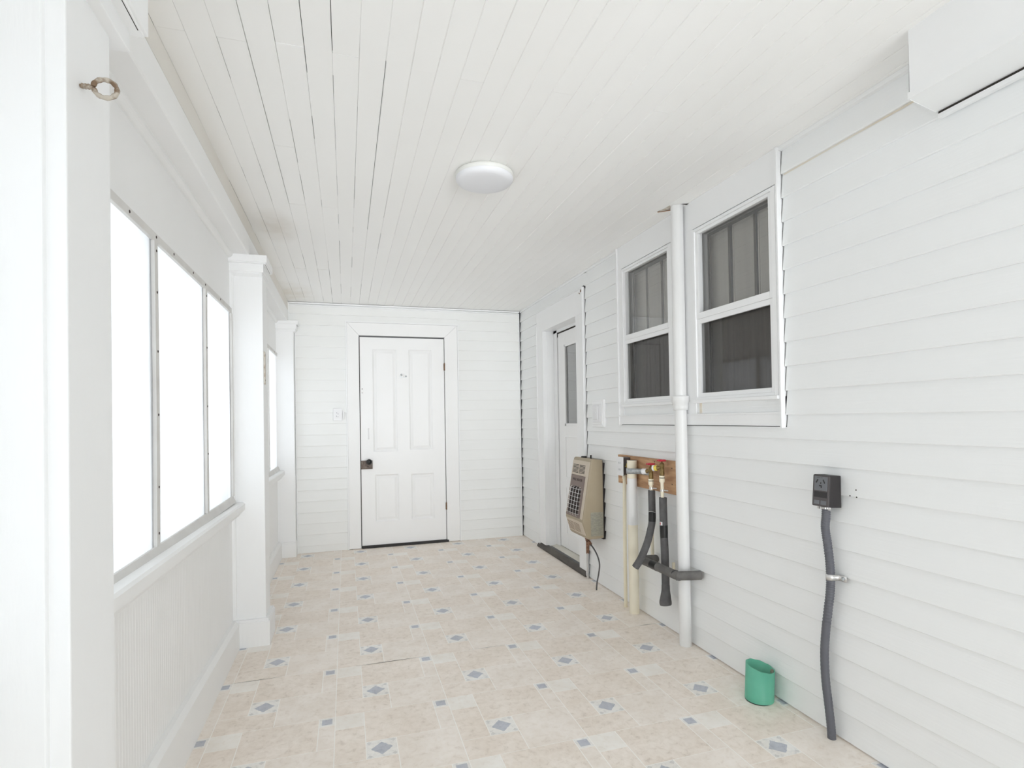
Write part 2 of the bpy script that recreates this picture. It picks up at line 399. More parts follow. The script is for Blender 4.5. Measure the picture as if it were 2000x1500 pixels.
# ------------------------------------------------------------------ ceiling
def ceiling():
    mb = MB(M['ceil'], M['gap'])
    k0, p = -0.5083, 0.0802
    joints = {0: (1.75, 4.245), 1: (3.02,), 2: (1.75, 3.0, 4.245), 3: (2.38, 3.0), 4: (1.73, 3.0, 4.245), 5: (3.0, 4.245), 6: (1.735, 4.86),
              7: (3.63,), 8: (2.38,), 9: (1.75, 4.86), 10: (4.245,), 11: (1.755,), 12: (3.63,), 13: (4.86,), 14: (2.38,), 15: (1.74,), 16: (3.63,), 17: (1.745,),
              18: (4.245,), 19: (3.0,), 20: (1.75,), 22: (3.63,), 24: (4.245,), 26: (1.73,), 27: (3.63,)}
    rnd = random.Random(11)
    wide = {(1, 1.0): .0022}
    for k in range(0, 29):
        xa = k0 + k * p; xb = min(xa + p, XR + 0.02)
        ys = [YR] + list(joints.get(k, ())) + [YB + 0.05]
        for a, b in zip(ys[:-1], ys[1:]):
            z = H + rnd.uniform(-.0010, .0010)
            ch = .0032 if k > 7 else .0016
            y = a
            while y < b - 1e-4:
                y2 = min(b, y + rnd.uniform(.08, .42))
                if b - y2 < .06: y2 = b
                if k == 0: g = rnd.choice((.0008, .0030, .0036, .0030))
                elif k < 10: g = rnd.choice((.00005, .0001, .0004, .0008, .0012, .0017))
                else: g = rnd.choice((.00005, .00005, .0001, .0003, .0006))
                if k in (6, 5) and y < 1.70: g = max(g, .0019)
                if k == 8 and 1.6 < y < 3.2: g = max(g, .0019)
                if k == 3 and 1.75 < y < 3.0: g = max(g, .0014)
                x0, x1 = xa + g, xb - .00005
                prof = [(x0, z + .012), (x0, z + ch), (x0 + ch * .8, z), (x1 - ch * .3, z), (x1, z + ch * .6), (x1, z + .012)]
                mb.prism(prof, 'y', y + (.0005 if y == a else 0), y2 - (.0005 if y2 == b else 0), 0, caps=(y == a or y2 == b))
                y = y2
    mb.box(-0.62, XR + 0.12, YR, YB + .1, H + .008, H + .03, 1)
    mb.build('ceiling', label='white painted narrow board ceiling running the length of the porch', category='ceiling', **ST)
ceiling()

# ------------------------------------------------------------------ siding
def siding(mb, to, s0, s1, z0, z1, zref, pitch, mat=0, depth=.011):
    """lapped courses between s0..s1 and z0..z1; a course's lower edge sits at zref - k*pitch"""
    k = math.floor((z0 - zref) / pitch) - 1
    while zref + k * pitch < z1:
        zb = zref + k * pitch; zt = zb + pitch
        a, b = max(zb, z0), min(zt, z1)
        if b - a > 1e-4:
            f = lambda z: depth * (z - zb) / pitch
            roll_ = .0025
            if a == zb:
                pts = [(f(zb) + depth, a), (f(zb) + .0015, a), (0.0, a + roll_), (f(b), b)]
            else:
                pts = [(f(a), a), (f(b), b)]
            for (d0, q0), (d1, q1) in zip(pts[:-1], pts[1:]):
                mb.quad(to(s0, d0, q0), to(s1, d0, q0), to(s1, d1, q1), to(s0, d1, q1), mat)
        k += 1

def wall_right():
    mb = MB(M['siding_r'], M['shadowgap'], M['stain'])
    to = lambda s, d, z: (XR + d, s, z)
    zr, p = 2.2333, 0.10125
    siding(mb, to, 4.93, YB + .01, 0, H, zr, p)
    siding(mb, to, 3.80, 4.95, 2.24, H, zr, p)
    siding(mb, to, 3.29, 3.822, 0, H, zr, p)
    siding(mb, to, 1.86, 3.29, 0, 1.17, zr, p)
    siding(mb, to, YR, 1.847, 1.17, H, zr, p)
    siding(mb, to, YR, 1.86, 0, 1.17, zr, p)
    for (a, b, c, d) in ((YR, 1.875, 0, H), (1.86, 3.30, 0, 1.28), (1.86, 3.30, 2.20, H), (2.44, 2.655, 1.28, 2.2), (3.22, 3.96, 0, H), (3.96, 4.77, 2.05, H), (4.77, YB + .1, 0, H)):
        mb.box(XR + .024, XR + .06, a, b, c, d, 1)
    mb.box(XR + .024, XR + .06, 4.0, 4.73, -.02, .04, 1)
    # water stain under the first lap
    mb.quad((XR + .0088, 1.20, 2.226), (XR + .0088, 1.84, 2.226), (XR + .0094, 1.84, 2.2328), (XR + .0094, 1.20, 2.2328), 2)
    mb.build('wall_right', label='long white lap sided house wall with windows and a door', category='wall', **ST)
wall_right()

def wall_back():
    mb = MB(M['siding_b'], M['shadowgap'])
    to = lambda s, d, z: (s, YB + d, z)
    siding(mb, to, -0.446, 0.010, 0, 2.335, 2.137, .10375, depth=.014)
    siding(mb, to, -0.52, -0.446, 2.10, 2.335, 2.137, .10375, depth=.014)
    siding(mb, to, 1.092, 1.748, 0, 2.335, 2.1286, .1016, depth=.014)
    siding(mb, to, -0.0, 1.102, 2.185, 2.335, 2.137, .10375)
    mb.box(-.7, .12, YB + .02, YB + .06, 0, H, 1)
    mb.box(.96, XR + .06, YB + .02, YB + .06, 0, H, 1)
    mb.box(.12, .96, YB + .02, YB + .06, 2.04, H, 1)
    mb.box(.10, .98, YB + .06, YB + .08, -.02, 2.06, 1)
    mb.build('wall_back', label='white lap sided end wall around the panelled door', category='wall', **ST)
wall_back()

# slim channels that finish the siding
def channel(name, boxes, label):
    mb = MB(M['vinyl'], M['stain'])
    for b in boxes: mb.box(*b)
    return mb.build(name, bevel=.0012, label=label, category='trim', **ST)
channel('trim_1', [(XR - .008, XR + .012, YR, 1.185, H - .017, H - .001), (XR - .008, XR + .012, 1.20, 1.852, H - .017, H - .001), (XR - .002, XR + .012, 3.29, YB, H - .014, H - .001)], 'thin white channel where long sided wall meets the ceiling')
channel('trim_2', [(-.50, 1.752, YB - .012, YB + .01, H - .018, H - .004), (-.50, 1.752, YB - .006, YB + .012, H - .034, H - .026), (-.508, -.495, YB - .012, YB + .01, 2.10, H - .004)], 'white channel along the top of the end wall')
channel('trim_3', [(1.744, 1.753, YB - .004, YB + .02, 0, H - .03)], 'white corner channel where end wall meets long wall')
channel('trim_4', [(-.450, -.443, YB - .006, YB + .02, 0, 2.07)], 'white channel beside the pilaster on the end wall')
channel('trim_5', [(.004, .0155, YB - .012, YB + .012, 0, 2.1735), (1.087, 1.098, YB - .012, YB + .012, 0, 2.1735), (.004, 1.098, YB - .012, YB + .012, 2.1738, 2.184)], 'white channel framing the casing of the panelled door')

# ------------------------------------------------------------------ left wall, beam
def wall_left():
    mb = MB(M['paint'])
    t = .09
    # beaded board below the windows
    def bead(y0, y1, z0, z1):
        y = y0
        prof = []
        while y < y1 - 1e-4:
            b = min(y + .021, y1)
            prof += [(XW, y), (XW, b - .0035), (XW - .0008, b - .0018)]
            y = b
        prof += [(XW - t, y1), (XW - t, y0)]
        mb.prism([(a, b) for a, b in prof], 'z', z0, z1)
    bead(YR, YB, 0, .74)
    mb.box(XW - t, XW, YR, YB, .74, .815)
    mb.box(XW - t, XW, YR, YB, 1.83, H)
    for a, b in ((-1.6, -.85), (.99, 1.42), (3.24, 3.60), (5.29, YB + .04)):
        mb.box(XW - t, XW - .0005, a, b, .815, 1.83)
    mb.build('wall_left', label='white beadboard half wall with canvas covered openings', category='wall', **ST)
wall_left()

def added_rear_wall():  # unseen wall, added so its doorway shapes the light from behind
    mb = MB(M['siding_b'])
    to = lambda s, d, z: (s, YR - d, z)
    for a, b, c, d in ((-.7, .30, 0, H), (1.66, XR + .06, 0, H), (.30, 1.66, 2.22, H)):
        siding(mb, to, a, b, c, d, 2.137, .10375)
        mb.box(a, b, YR - .1, YR - .012, c, d)
    mb.build('wall_added_rear', label='added white sided wall behind the viewer, its doorway shaping the light', category='wall', **ST)
added_rear_wall()

def beam():
    mb = MB(M['paint'])
    prof = [(-.61, 2.145), (-.504, 2.145), (-.4985, 2.151), (-.4985, 2.198), (-.501, 2.202), (-.501, 2.258), (-.504, 2.264), (-.510, 2.270), (-.512, H + .005), (-.61, H + .005)]
    mb.prism(prof, 'y', YR, YB)
    mb.mats.append(M['band_shade'])
    mb.box(-.513, -.5045, YR, YB, 2.268, H, 1)  # strip whose darker colour paints the shade on the upper band
    mb.build('trim_6', label='white boxed beam above the columns along the ceiling', category='beam', **ST)
    mb = MB(M['paint'])
    pr = [(XW - .005, 2.146), (XW - .005, 2.118)] + [(XW + .024 * math.sin(a), 2.146 - .024 * math.cos(a)) for a in [0, .3, .6, .9, 1.2, 1.57]]
    for a, b in ((YR, 1.10), (1.31, 3.29), (3.49, 5.32)):
        mb.prism(pr, 'y', a, b)
    mb.build('trim_7', label='rounded white moulding under the beam against the left wall', category='moulding', **ST)
beam()

def base_left():
    for n, (a, b) in enumerate(((YR, 1.10), (1.31, 3.272), (3.49, 5.315))):
        mb = MB(M['paint'], M['stain'])
        zt = lambda y: .150 + .030 * max(0, 3.27 - y) if y < 3.3 else .15
        za, zb = zt(a), zt(b)
        za = min(za, .215)
        vs = []
        for y, z in ((a, za), (b, zb)):
            vs += [(XW - .001, y, -.01), (-.566, y, -.01), (-.568, y, z - .018), (-.584, y, z), (XW - .001, y, z)]
        mb.add(vs, [(0, 1, 6, 5), (1, 2, 7, 6), (3, 4, 9, 8), (4, 0, 5, 9), (0, 4, 3, 2, 1), (5, 6, 7, 8, 9)], 0)
        mb.add(vs, [(2, 3, 8, 7)], 0)
        mb.build('baseboard_left', label=('white baseboard on left wall nearest the viewer', 'white baseboard on left wall between the two nearest columns', 'short white baseboard on left wall beyond the middle column')[n], category='baseboard', **ST)
base_left()

# ------------------------------------------------------------------ columns
def column(y0, y1, xs, slab, tier, plinth, label, near=False):
    c = thing('porch_column', ((XW + xs) / 2, (y0 + y1) / 2, 0), label, 'column', 'square porch columns along the left wall')
    mb = MB(M['col'])
    mb.box(XW - .01, xs, y0, y1, 0, 2.147)
    if near:
        mb.box(XW - .01, xs - .030, y0 - .012, y0 + .01, 0, 2.147)
    mb.build('shaft', c, bevel=.003)
    mb = MB(M['col'])
    (sx, sy0, sy1, sz0, sz1) = slab; (tx, ty0, ty1, tz0, tz1) = tier
    mb.box(XW - .01, sx, sy0, sy1, sz0 + .002, sz1)
    mb.box(XW - .01, sx - .006, sy0 + .006, sy1 - .006, sz0 - .004, sz0 + .004)
    mb.build('capital_slab', c, bevel=.002)
    mb = MB(M['gap']); mb.box(sx - .0115, sx - .0100, sy0 + .03, sy1 - .03, sz0 - .0046, sz0 - .0036); mb.build('seam', c)
    mb = MB(M['col'])
    mb.box(XW - .01, tx, ty0, ty1, tz0, tz1 - .002)
    if not near: prof = [(xs - .001, tz0 - .022), (xs + .004, tz0 - .020), (tx - .008, tz0 - .006), (tx - .006, tz0 + .002), (xs - .001, tz0 + .002)]
    if not near: mb.prism(prof, 'y', ty0 + .010, ty1 - .010)
    prof = [(y0 + .001, tz0 - .022), (y0 - .004, tz0 - .020), (ty0 + .008, tz0 - .006), (ty0 + .006, tz0 + .002), (y0 + .001, tz0 + .002)]
    if not near: mb.prism(prof, 'x', XW, tx - .008)
    mb.build('capital_moulding', c, bevel=.002)
    px_, py0, py1, pz = plinth
    mb = MB(M['col'])
    mb.box(XW - .01, px_, py0, py1, -.01, pz - .012)
    mb.box(XW - .01, px_ - .005, py0 + .005, py1 - .005, pz - .013, pz)
    mb.build('plinth', c, bevel=.003)
    mb = MB(M['col'])
    if y0 > 2 and y0 < 5:
        r = .018
        mb.prism([(XW, y0 + .002), (XW, y0 - r)] + [(XW + r * math.sin(a), y0 - r * math.cos(a)) for a in (.4, .8, 1.2, 1.57)], 'z', .15, 2.05)
        mb.build('cove_strip', c)
    return c
column(1.115, 1.30, -.455, (-.40, 1.07, 1.35, 2.062, 2.147), (-.432, 1.085, 1.340, 2.018, 2.062), (-.43, 1.085, 1.33, .145), 'nearest white square column carrying the rusty eye bolt', True)
column(3.30, 3.475, -.437, (-.408, 3.255, 3.51, 2.105, 2.147), (-.428, 3.272, 3.495, 2.055, 2.105), (-.415, 3.272, 3.505, .147), 'middle white square column standing between the two canvas windows')
column(5.33, 5.43, -.452, (-.408, 5.30, 5.434, 2.118, 2.150), (-.424, 5.31, 5.434, 2.072, 2.118), (-.446, 5.315, 5.434, .138), 'farthest white column against the end wall, with plinth')

# ------------------------------------------------------------------ canvas windows
def canvas_window(n, y0, y1, bats, label, zt=1.82, zb=.83, screws=None):
    wdw = thing('window_%d' % n, (XW, (y0 + y1) / 2, zb), label, 'window', kind='structure')
    ny, nz = 90, 34
    mb = MB(M['canvas'])
    rnd = random.Random(n)
    ph = [rnd.uniform(0, 6.28) for _ in range(8)]
    vs = []
    for j in range(nz + 1):
        for i in range(ny + 1):
            y = y0 - .03 + (y1 - y0 + .06) * i / ny; z = zb - .03 + (zt - zb + .06) * j / nz
            edge = min((y - y0 + .03), (y1 + .03 - y), (z - zb + .03), (zt + .03 - z)) / .15
            for b in bats: edge = min(edge, abs(y - b) / .12)
            a = .0016 * max(0, min(1, edge))
            d = a * (math.sin(9 * y + 3 * z + ph[0]) + .6 * math.sin(23 * y - 5 * z + ph[1]) + .8 * math.sin(6 * z + 2.5 * y + ph[2]))
            vs.append((XW + .003 + d * 1.0, y, z))
    fs = [(j * (ny + 1) + i, j * (ny + 1) + i + 1, (j + 1) * (ny + 1) + i + 1, (j + 1) * (ny + 1) + i) for j in range(nz) for i in range(ny)]
    mb.add(vs, fs, 0, True)
    mb.build('canvas_sheet', wdw)
    # opening studs outside the canvas (their shade shows through it)
    mb = MB(M['paint'])
    for b in bats:
        if b < y1 - .1: mb.box(XW - .07, XW - .004, b - .027, b + .014, zb - .02, zt + .02)
    mb.build('stud', wdw)
    mb = MB(M['batten'])
    mb.box(XW + .004, -.585, y0 - .03, y1 + .03, zt, zt + .027)
    tb = mb.build('top_batten', wdw, bevel=.001)
    for (yy, zz) in (screws or {}).get('top', []):
        s = MB(M['screw']); s.lathe([(0, .0016), (.004, .0014), (.005, 0), (.005, -.002)], (-.585, yy, zz), (1, 0, 0), 12); s.build('screw', tb)
    mb = MB(M['batten'])
    mb.prism([(XW + .004, zb), (-.588, zb), (-.574, zb - .034), (XW + .004, zb - .034)], 'y', y0 - .03, y1 + .03)
    mb.build('bottom_batten', wdw, bevel=.001)
    for i, b in enumerate(bats):
        mb = MB(M['batten'])
        L = 10
        dev = lambda t: .006 * math.sin(math.pi * t) * (1 if i % 2 == 0 else -.4)
        for q in range(L):
            t0, t1 = q / L, (q + 1) / L
            a0, a1 = b + dev(t0), b + dev(t1)
            za, zc = zb + (zt - zb) * t0, zb + (zt - zb) * t1
            v = []
            for (cc, z) in ((a0, za), (a1, zc)):
                v += [(XW + .004, cc - .016, z), (-.585, cc - .016, z), (-.585, cc + .016, z), (XW + .004, cc + .016, z)]
            mb.add(v, [(0, 1, 5, 4), (1, 2, 6, 5), (2, 3, 7, 6)] + ([(0, 3, 2, 1)] if q == 0 else []) + ([(4, 5, 6, 7)] if q == L - 1 else []))
        vb = mb.build('vertical_batten', wdw)
        for zz in (screws or {}).get(i, []):
            t = (zz - zb) / (zt - zb)
            s = MB(M['screw']); s.lathe([(0, .0016), (.0035, .0014), (.0045, 0), (.0045, -.002)], (-.585, b + dev(t) + .003, zz), (1, 0, 0), 12); s.build('screw', vb)
    # sill, following the sag of the old porch
    mb = MB(M['paint'])
    ya, yb = y0 - .06, y1 + .06
    if n == 3: yb = 3.302; ya = 1.30
    if n == 4: yb = 5.33; ya = 3.476
    dz = lambda y: -.014 * (y - (y0 + y1) / 2)
    v = []
    sec = [(XW - .001, -.034), (-.545, -.034), (-.537, -.042), (-.537, -.074), (-.541, -.078), (-.556, -.078), (-.556, -.092), (-.566, -.106), (XW - .001, -.106)]
    for y in (ya, yb): v += [(a, y, zb + c + dz(y) + .006) for a, c in sec]
    k = len(sec)
    mb.add(v, [(i, (i + 1) % k, k + (i + 1) % k, k + i) for i in range(k)] + [tuple(range(k))[::-1], tuple(range(k, 2 * k))])
    mb.build('window_sill', wdw, bevel=.001)
    return wdw
canvas_window(5, -.82, .96, (-.25, .35), 'canvas covered opening nearest the viewer, behind the first column')
canvas_window(3, 1.43, 3.23, (2.027, 2.695, 3.262), 'wide opening covered with white canvas and battens between first two columns',
              screws={'top': [(1.80, 1.834), (2.03, 1.835), (2.22, 1.835), (2.48, 1.836), (2.68, 1.836), (2.98, 1.836)],
                      0: [1.79, 1.655, 1.462, 1.255, 1.02, .87], 1: [1.79, 1.56, 1.30, 1.09], 2: []})
canvas_window(4, 3.62, 5.27, (4.12, 4.72), 'narrow looking canvas covered opening beyond the middle column', screws={'top': [(4.60, 1.835), (5.1, 1.835)], 1: [.86]})

# strike plate and eye bolt on the columns
t = thing('latch_plate', (-.437, 3.335, 1.53), 'old rust flecked latch plate screwed to the middle column', 'latch plate')
mb = MB(M['strike'])
mb.prism([(3.322, 1.44), (3.346, 1.44), (3.348, 1.45), (3.348, 1.615), (3.342, 1.622), (3.326, 1.622), (3.320, 1.615), (3.320, 1.45)], 'x', -.437, -.431)
mb.build('plate', t)
for z in (1.462, 1.605):
    mb = MB(M['gap']); mb.lathe([(0, .0004), (.0045, .0004), (.0045, -.003)], (-.431, 3.334, z), (1, 0, 0), 12); mb.build('screw_hole', t)

t = thing('eye_bolt', (-.455, 1.166, 1.842), 'rusty chipped eye bolt screwed into the nearest column', 'eye bolt')
mb = MB(M['ring'])
cx, cz, rr = -.4145, 1.8405, .0175
path = []
for k in range(33):
    a = math.radians(180 + 6 + k * 350 / 32)
    path.append((cx + rr * math.cos(a) * 1.05, 1.166 - .004 * k / 32, cz + rr * math.sin(a) * .92))
mb.tube(path, [.0042 + .0006 * math.sin(k * 1.7) for k in range(33)], 12)
mb.build('ring', t)
mb = MB(M['ring'])
mb.tube([(-.458, 1.166, 1.842), (-.448, 1.166, 1.8415), (-.440, 1.166, 1.841), (-.432, 1.166, 1.8405)], [.0026, .0030, .0036, .0036], 12)
for k in range(3):
    mb.tube([(-.452 + k * .005, 1.166, 1.8375), (-.450 + k * .005, 1.166, 1.8455)], .0030, 10)
mb.build('shank', t)

# ------------------------------------------------------------------ boxed header at the top right
mb = MB(M['vinyl'], M['siding_r'], M['stain'], M['gap'])
mb.box(1.600, 1.602, YR, 1.178, 2.150, H, 0)
mb.box(1.594, 1.60, YR, 1.180, 2.143, 2.163, 0)
mb.add([(1.6, 1.180, 2.145), (XR, 1.212, 2.145), (XR, 1.212, H), (1.6, 1.178, H)], [(0, 1, 2, 3)], 0)
mb.add([(1.6, YR, 2.146), (1.6, 1.180, 2.146), (XR, 1.212, 2.146), (XR, YR, 2.146)], [(0, 1, 2, 3)], 1)
mb.box(1.612, 1.614, YR, 1.165, 2.150, H, 0)
mb.build('trim_8', label='white boxed header under the ceiling at upper right', category='header', **ST)
mb = MB(M['vinyl'], M['gap'])
mb.box(XR - .010, XR + .004, YR, 1.205, 2.124, 2.138, 0)
mb.box(XR - .008, XR + .006, YR, 1.205, 2.138, 2.1455, 1)
mb.build('trim_9', label='white channel with a dark slot under the boxed header', category='trim', **ST)

# ------------------------------------------------------------------ window casing on the long wall
mb = MB(M['vinyl'], M['siding_r'], M['gap'], M['stain'], M['shadowgap'])
xo = 1.752
yl, yr = 3.268, 1.853
mb.box(xo, XR + .03, yr, yl, 2.200, H)                    # header board
mb.box(xo, XR + .03, 3.215, yl, 1.232, 2.200)             # left stile
mb.box(xo, XR + .03, 2.442, 2.645, 1.232, 2.200)          # mullion board
mb.box(xo, XR + .03, yr, 1.870, 1.232, 2.200)             # right stile
mb.box(xo + .006, XR + .03, yr, yl, 1.232, 1.300, 1)      # strip of siding under the frames
mb.box(xo - .006, XR + .03, yr, yl, 1.174, 1.180)
mb.box(xo - .004, XR + .03, yr, yl, 1.180, 1.226)
mb.box(xo - .010, xo + .004, yr, yl, 1.226, 1.233)
mb.box(xo - .011, xo + .012, yr - .004, yr + .005, 1.166, H - .002)   # channel lips
mb.box(xo - .011, xo + .012, yl - .004, yl + .012, 1.166, H - .002)
mb.box(xo + .016, XR + .03, 1.86, 3.24, 2.185, 2.1995)
mb.box(xo + .0145, xo + .0155, 1.872, 2.440, 2.1925, 2.1995, 4)  # thin grey strips paint the shade line under the header board
mb.box(xo + .0145, xo + .0155, 2.647, 3.213, 2.1925, 2.1995, 4)
mb.box(xo + .016, XR + .03, 1.855, 1.88, 1.2325, 2.184)
mb.box(xo + .016, XR + .03, 2.43, 2.66, 1.2325, 2.184)
mb.box(xo + .016, XR + .03, 3.19, 3.25, 1.2325, 2.184)
mb.box(xo + .0045, xo + .007, 2.400, 2.420, 1.235, 1.292, 3)
mb.build('trim_10', bevel=.001, label='white casing boards around the pair of dark windows', category='casing', **ST)

def sash_window(n, y0, y1, g0, g1, label):
    """y0..y1 outer frame, g0..g1 clear glass width"""
    wd = thing('window_%d' % n, (XR, (y0 + y1) / 2, 1.29), label, 'window', kind='structure')
    zt, zb = 2.192, 1.296
    x0 = 1.744
    f = MB(M['vinyl'])
    f.frame(x0, x0 + .022, y0, y1, zb + .008, zt, g0 - .022 - y0, y1 - g1 - .022, .014, .014)
    f.frame(x0 + .0225, XR + .05, y0 + .001, y1 - .001, zb + .009, zt - .001, g0 - y0 - .002, y1 - g1 - .002, .024, .024)
    f.build('window_frame', wd, bevel=.0015)
    f = MB(M['vinyl']); f.box(x0 - .012, XR + .03, y0 - .004, y1 + .004, zb - .008, zb + .0075); f.build('frame_sill', wd, bevel=.0015)
    u = MB(M['vinyl'])
    x1 = x0 + .007
    u.frame(x1, x0 + .022, g0 - .0215, g1 + .0215, 1.7225, 2.1775, .0215, .0215, .032, .015)
    us = u.build('upper_sash', wd, bevel=.0015)
    p = MB(M['glass']); p.quad((XR + .016, g0 - .01, 1.72), (XR + .016, g0 - .01, 2.17), (XR + .016, g1 + .01, 2.17), (XR + .016, g1 + .01, 1.72)); p.build('pane', us)
    l_ = MB(M['vinyl'])
    l_.frame(x1 + .002, x0 + .0215, g0 - .0215, g1 + .0215, 1.3185, 1.722, .0225, .0225, .0205, .025)
    ls = l_.build('lower_sash', wd, bevel=.0015)
    p = MB(M['glass']); p.quad((XR + .020, g0 - .01, 1.33), (XR + .020, g0 - .01, 1.715), (XR + .020, g1 + .01, 1.715), (XR + .020, g1 + .01, 1.33)); p.build('pane', ls)
    p = MB(M['screen']); p.quad((XR + .005, g0 - .004, 1.330), (XR + .005, g1 + .004, 1.330), (XR + .005, g1 + .004, 1.705), (XR + .005, g0 - .004, 1.705)); p.build('insect_screen', wd)
    # what shows behind the glass: tall grey panels on dark rails above, dim curtain below
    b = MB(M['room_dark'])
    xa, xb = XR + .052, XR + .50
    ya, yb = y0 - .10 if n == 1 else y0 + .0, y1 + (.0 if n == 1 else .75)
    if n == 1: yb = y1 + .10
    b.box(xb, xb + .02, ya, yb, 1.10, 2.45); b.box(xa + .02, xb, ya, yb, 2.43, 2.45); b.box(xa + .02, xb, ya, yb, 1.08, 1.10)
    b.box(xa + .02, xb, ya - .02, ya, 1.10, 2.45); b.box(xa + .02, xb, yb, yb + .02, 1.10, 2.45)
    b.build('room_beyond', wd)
    k = MB(M['shutter_rail'])
    q0, q1 = g0 - .01, g1 + .05
    k.box(XR + .105, XR + .125, q0 - .03, q1 + .04, 1.30, 2.28)
    k.build('inner_frame', wd)
    for (c0, c1) in panels[n]:
        s = MB(M['shutter']); s.box(XR + .094, XR + .106, c0, c1, 1.30, 2.172)
        s.box(XR + .091, XR + .096, c0, c0 + .012, 1.30, 2.172); s.box(XR + .091, XR + .096, c1 - .008, c1, 1.30, 2.172); s.box(XR + .091, XR + .096, c0, c1, 2.160, 2.172)
        s.build('inner_panel', wd)
    cu = MB(M['curtain_low'])
    N = 60
    vs = []
    for i in range(N + 1):
        y = g0 - .03 + (g1 - g0 - .04) * i / N
        d = .004 * math.sin(i * .9) + .003 * math.sin(i * .37)
        vs += [(XR + .075 + d, y, 1.25), (XR + .075 + d, y, 1.735)]
    cu.add(vs, [(2 * i, 2 * i + 1, 2 * i + 3, 2 * i + 2) for i in range(N)], 0, True)
    cu.build('curtain', wd)
panels = {1: [(2.295, 2.442), (2.115, 2.262), (1.95, 2.088)], 2: [(3.08, 3.23), (2.908, 3.055), (2.74, 2.88)]}
sash_window(1, 1.864, 2.438, 1.911, 2.400, 'dark double hung window to the right of the tall white pipe')
sash_window(2, 2.630, 3.205, 2.685, 3.170, 'dark double hung window left of and partly behind the tall white pipe')

# ------------------------------------------------------------------ door 1 (end wall, panelled)
D = thing('door_1', (.54, YB, 0), 'old white four panel wooden door in the end wall', 'door', kind='structure')
mb = MB(M['paint'], M['stain'])
yc = YB - .010
mb.prism([(.016, 0.004), (.126, 0.004), (.126, 2.050), (.016, 2.172)], 'y', yc, YB + .06)
mb.prism([(.956, 0.004), (1.086, 0.004), (1.086, 2.172), (.956, 2.050)], 'y', yc, YB + .06)
mb.prism([(.0165, 2.1725), (.1265, 2.0505), (.9555, 2.0505), (1.0855, 2.1725)], 'y', yc - .0005, YB + .06)
mb.build('casing', D, bevel=.002)
mb = MB(M['gap']); mb.box(.124, .958, YB + .030, YB + .055, 0, 2.052); mb.build('jamb_gap', D)
x0, x1, z0, z1 = .134, .950, .022, 2.036
def panel_slab(mb, x0, x1, z0, z1, y, th, holes, depth=.012):
    xs = sorted({x0, x1, *[h[0] for h in holes], *[h[1] for h in holes]}); zs = sorted({z0, z1, *[h[2] for h in holes], *[h[3] for h in holes]})
    for a, b in zip(xs[:-1], xs[1:]):
        for c, d in zip(zs[:-1], zs[1:]):
            if not any(h[0] <= a and b <= h[1] and h[2] <= c and d <= h[3] for h in holes):
                mb.quad((a, y, c), (b, y, c), (b, y, d), (a, y, d))
    for (a, b, c, d) in holes:
        i1, i2 = .014, .040
        R = lambda i, dy: [(a + i, y + dy, c + i), (b - i, y + dy, c + i), (b - i, y + dy, d - i), (a + i, y + dy, d - i)]
        r = [R(0, 0), R(i1, depth), R(i1 + .004, depth), R(i2, depth * .45)]
        for p, q in zip(r[:-1], r[1:]):
            for k in range(4): mb.quad(p[k], p[(k + 1) % 4], q[(k + 1) % 4], q[k])
        mb.quad(*r[-1])
    mb.quad((x0, y, z0), (x0, y + th, z0), (x0, y + th, z1), (x0, y, z1)); mb.quad((x1, y, z0), (x1, y + th, z0), (x1, y + th, z1), (x1, y, z1))
    mb.quad((x0, y, z1), (x1, y, z1), (x1, y + th, z1), (x0, y + th, z1)); mb.quad((x0, y, z0), (x1, y, z0), (x1, y + th, z0), (x0, y + th, z0))
mb = MB(M['door'])
yd = YB + .004
panel_slab(mb, x0, x1, z0, z1, yd, .03, [(.250, .483, .923, 1.921), (.598, .828, .932, 1.922), (.261, .488, .246, .702), (.607, .834, .247, .696)])
slab = mb.build('door_slab', D)
mb = MB(M['black']); mb.prism([(YB - .018, 0), (YB - .018, .012), (YB - .008, .024), (YB + .03, .026), (YB + .03, 0)], 'x', .134, .972); mb.build('threshold', D, bevel=.001, label='black rubber strip along the door bottom')
L = MB(M['oldiron']); L.box(.131, .240, yd - .014, yd, .762, .842); L.box(.131, .240, yd - .016, yd, .838, .843); L.box(.131, .240, yd - .016, yd, .761, .766)
lock = L.build('rim_lock', D, bevel=.002, label='rusty brown rim lock case')
L = MB(M['knob']); L.lathe([(.008, 0), (.008, .018), (.018, .022), (.027, .034), (.0285, .044), (.024, .056), (.012, .063), (0, .064)], (.206, yd - .014, .832), (0, -1, 0), 24); L.build('door_knob', lock, label='round black porcelain knob')
L = MB(M['gap']); L.lathe([(0, .0005), (.0045, .0005), (.0045, -.002)], (.196, yd - .014, .785), (0, -1, 0), 10); L.build('keyhole', lock)
for (zz, s) in ((1.754, 1), (.359, 1)):
    L = MB(M['rust'])
    for i in range(3): L.tube([(.953, YB - .012, zz - .036 + i * .024), (.953, YB - .012, zz - .014 + i * .024)], .0052, 10)
    L.lathe([(0, .006), (.004, .004), (.005, 0)], (.953, YB - .012, zz + .036), (0, 0, 1), 10)
    L.box(.945, .956, YB - .010, YB - .004, zz - .034, zz + .034)
    L.build('hinge', D, label='small rusted butt hinge')
L = MB(M['door'])
L.tube([(.208, yd, 1.150), (.208, yd - .018, 1.143), (.208, yd - .022, 1.125), (.208, yd - .022, 1.075), (.208, yd - .018, 1.057), (.208, yd, 1.050)], .005, 10)
L.box(.200, .216, yd - .003, yd, 1.145, 1.162); L.box(.200, .216, yd - .003, yd, 1.038, 1.055)
L.build('pull_handle', slab)
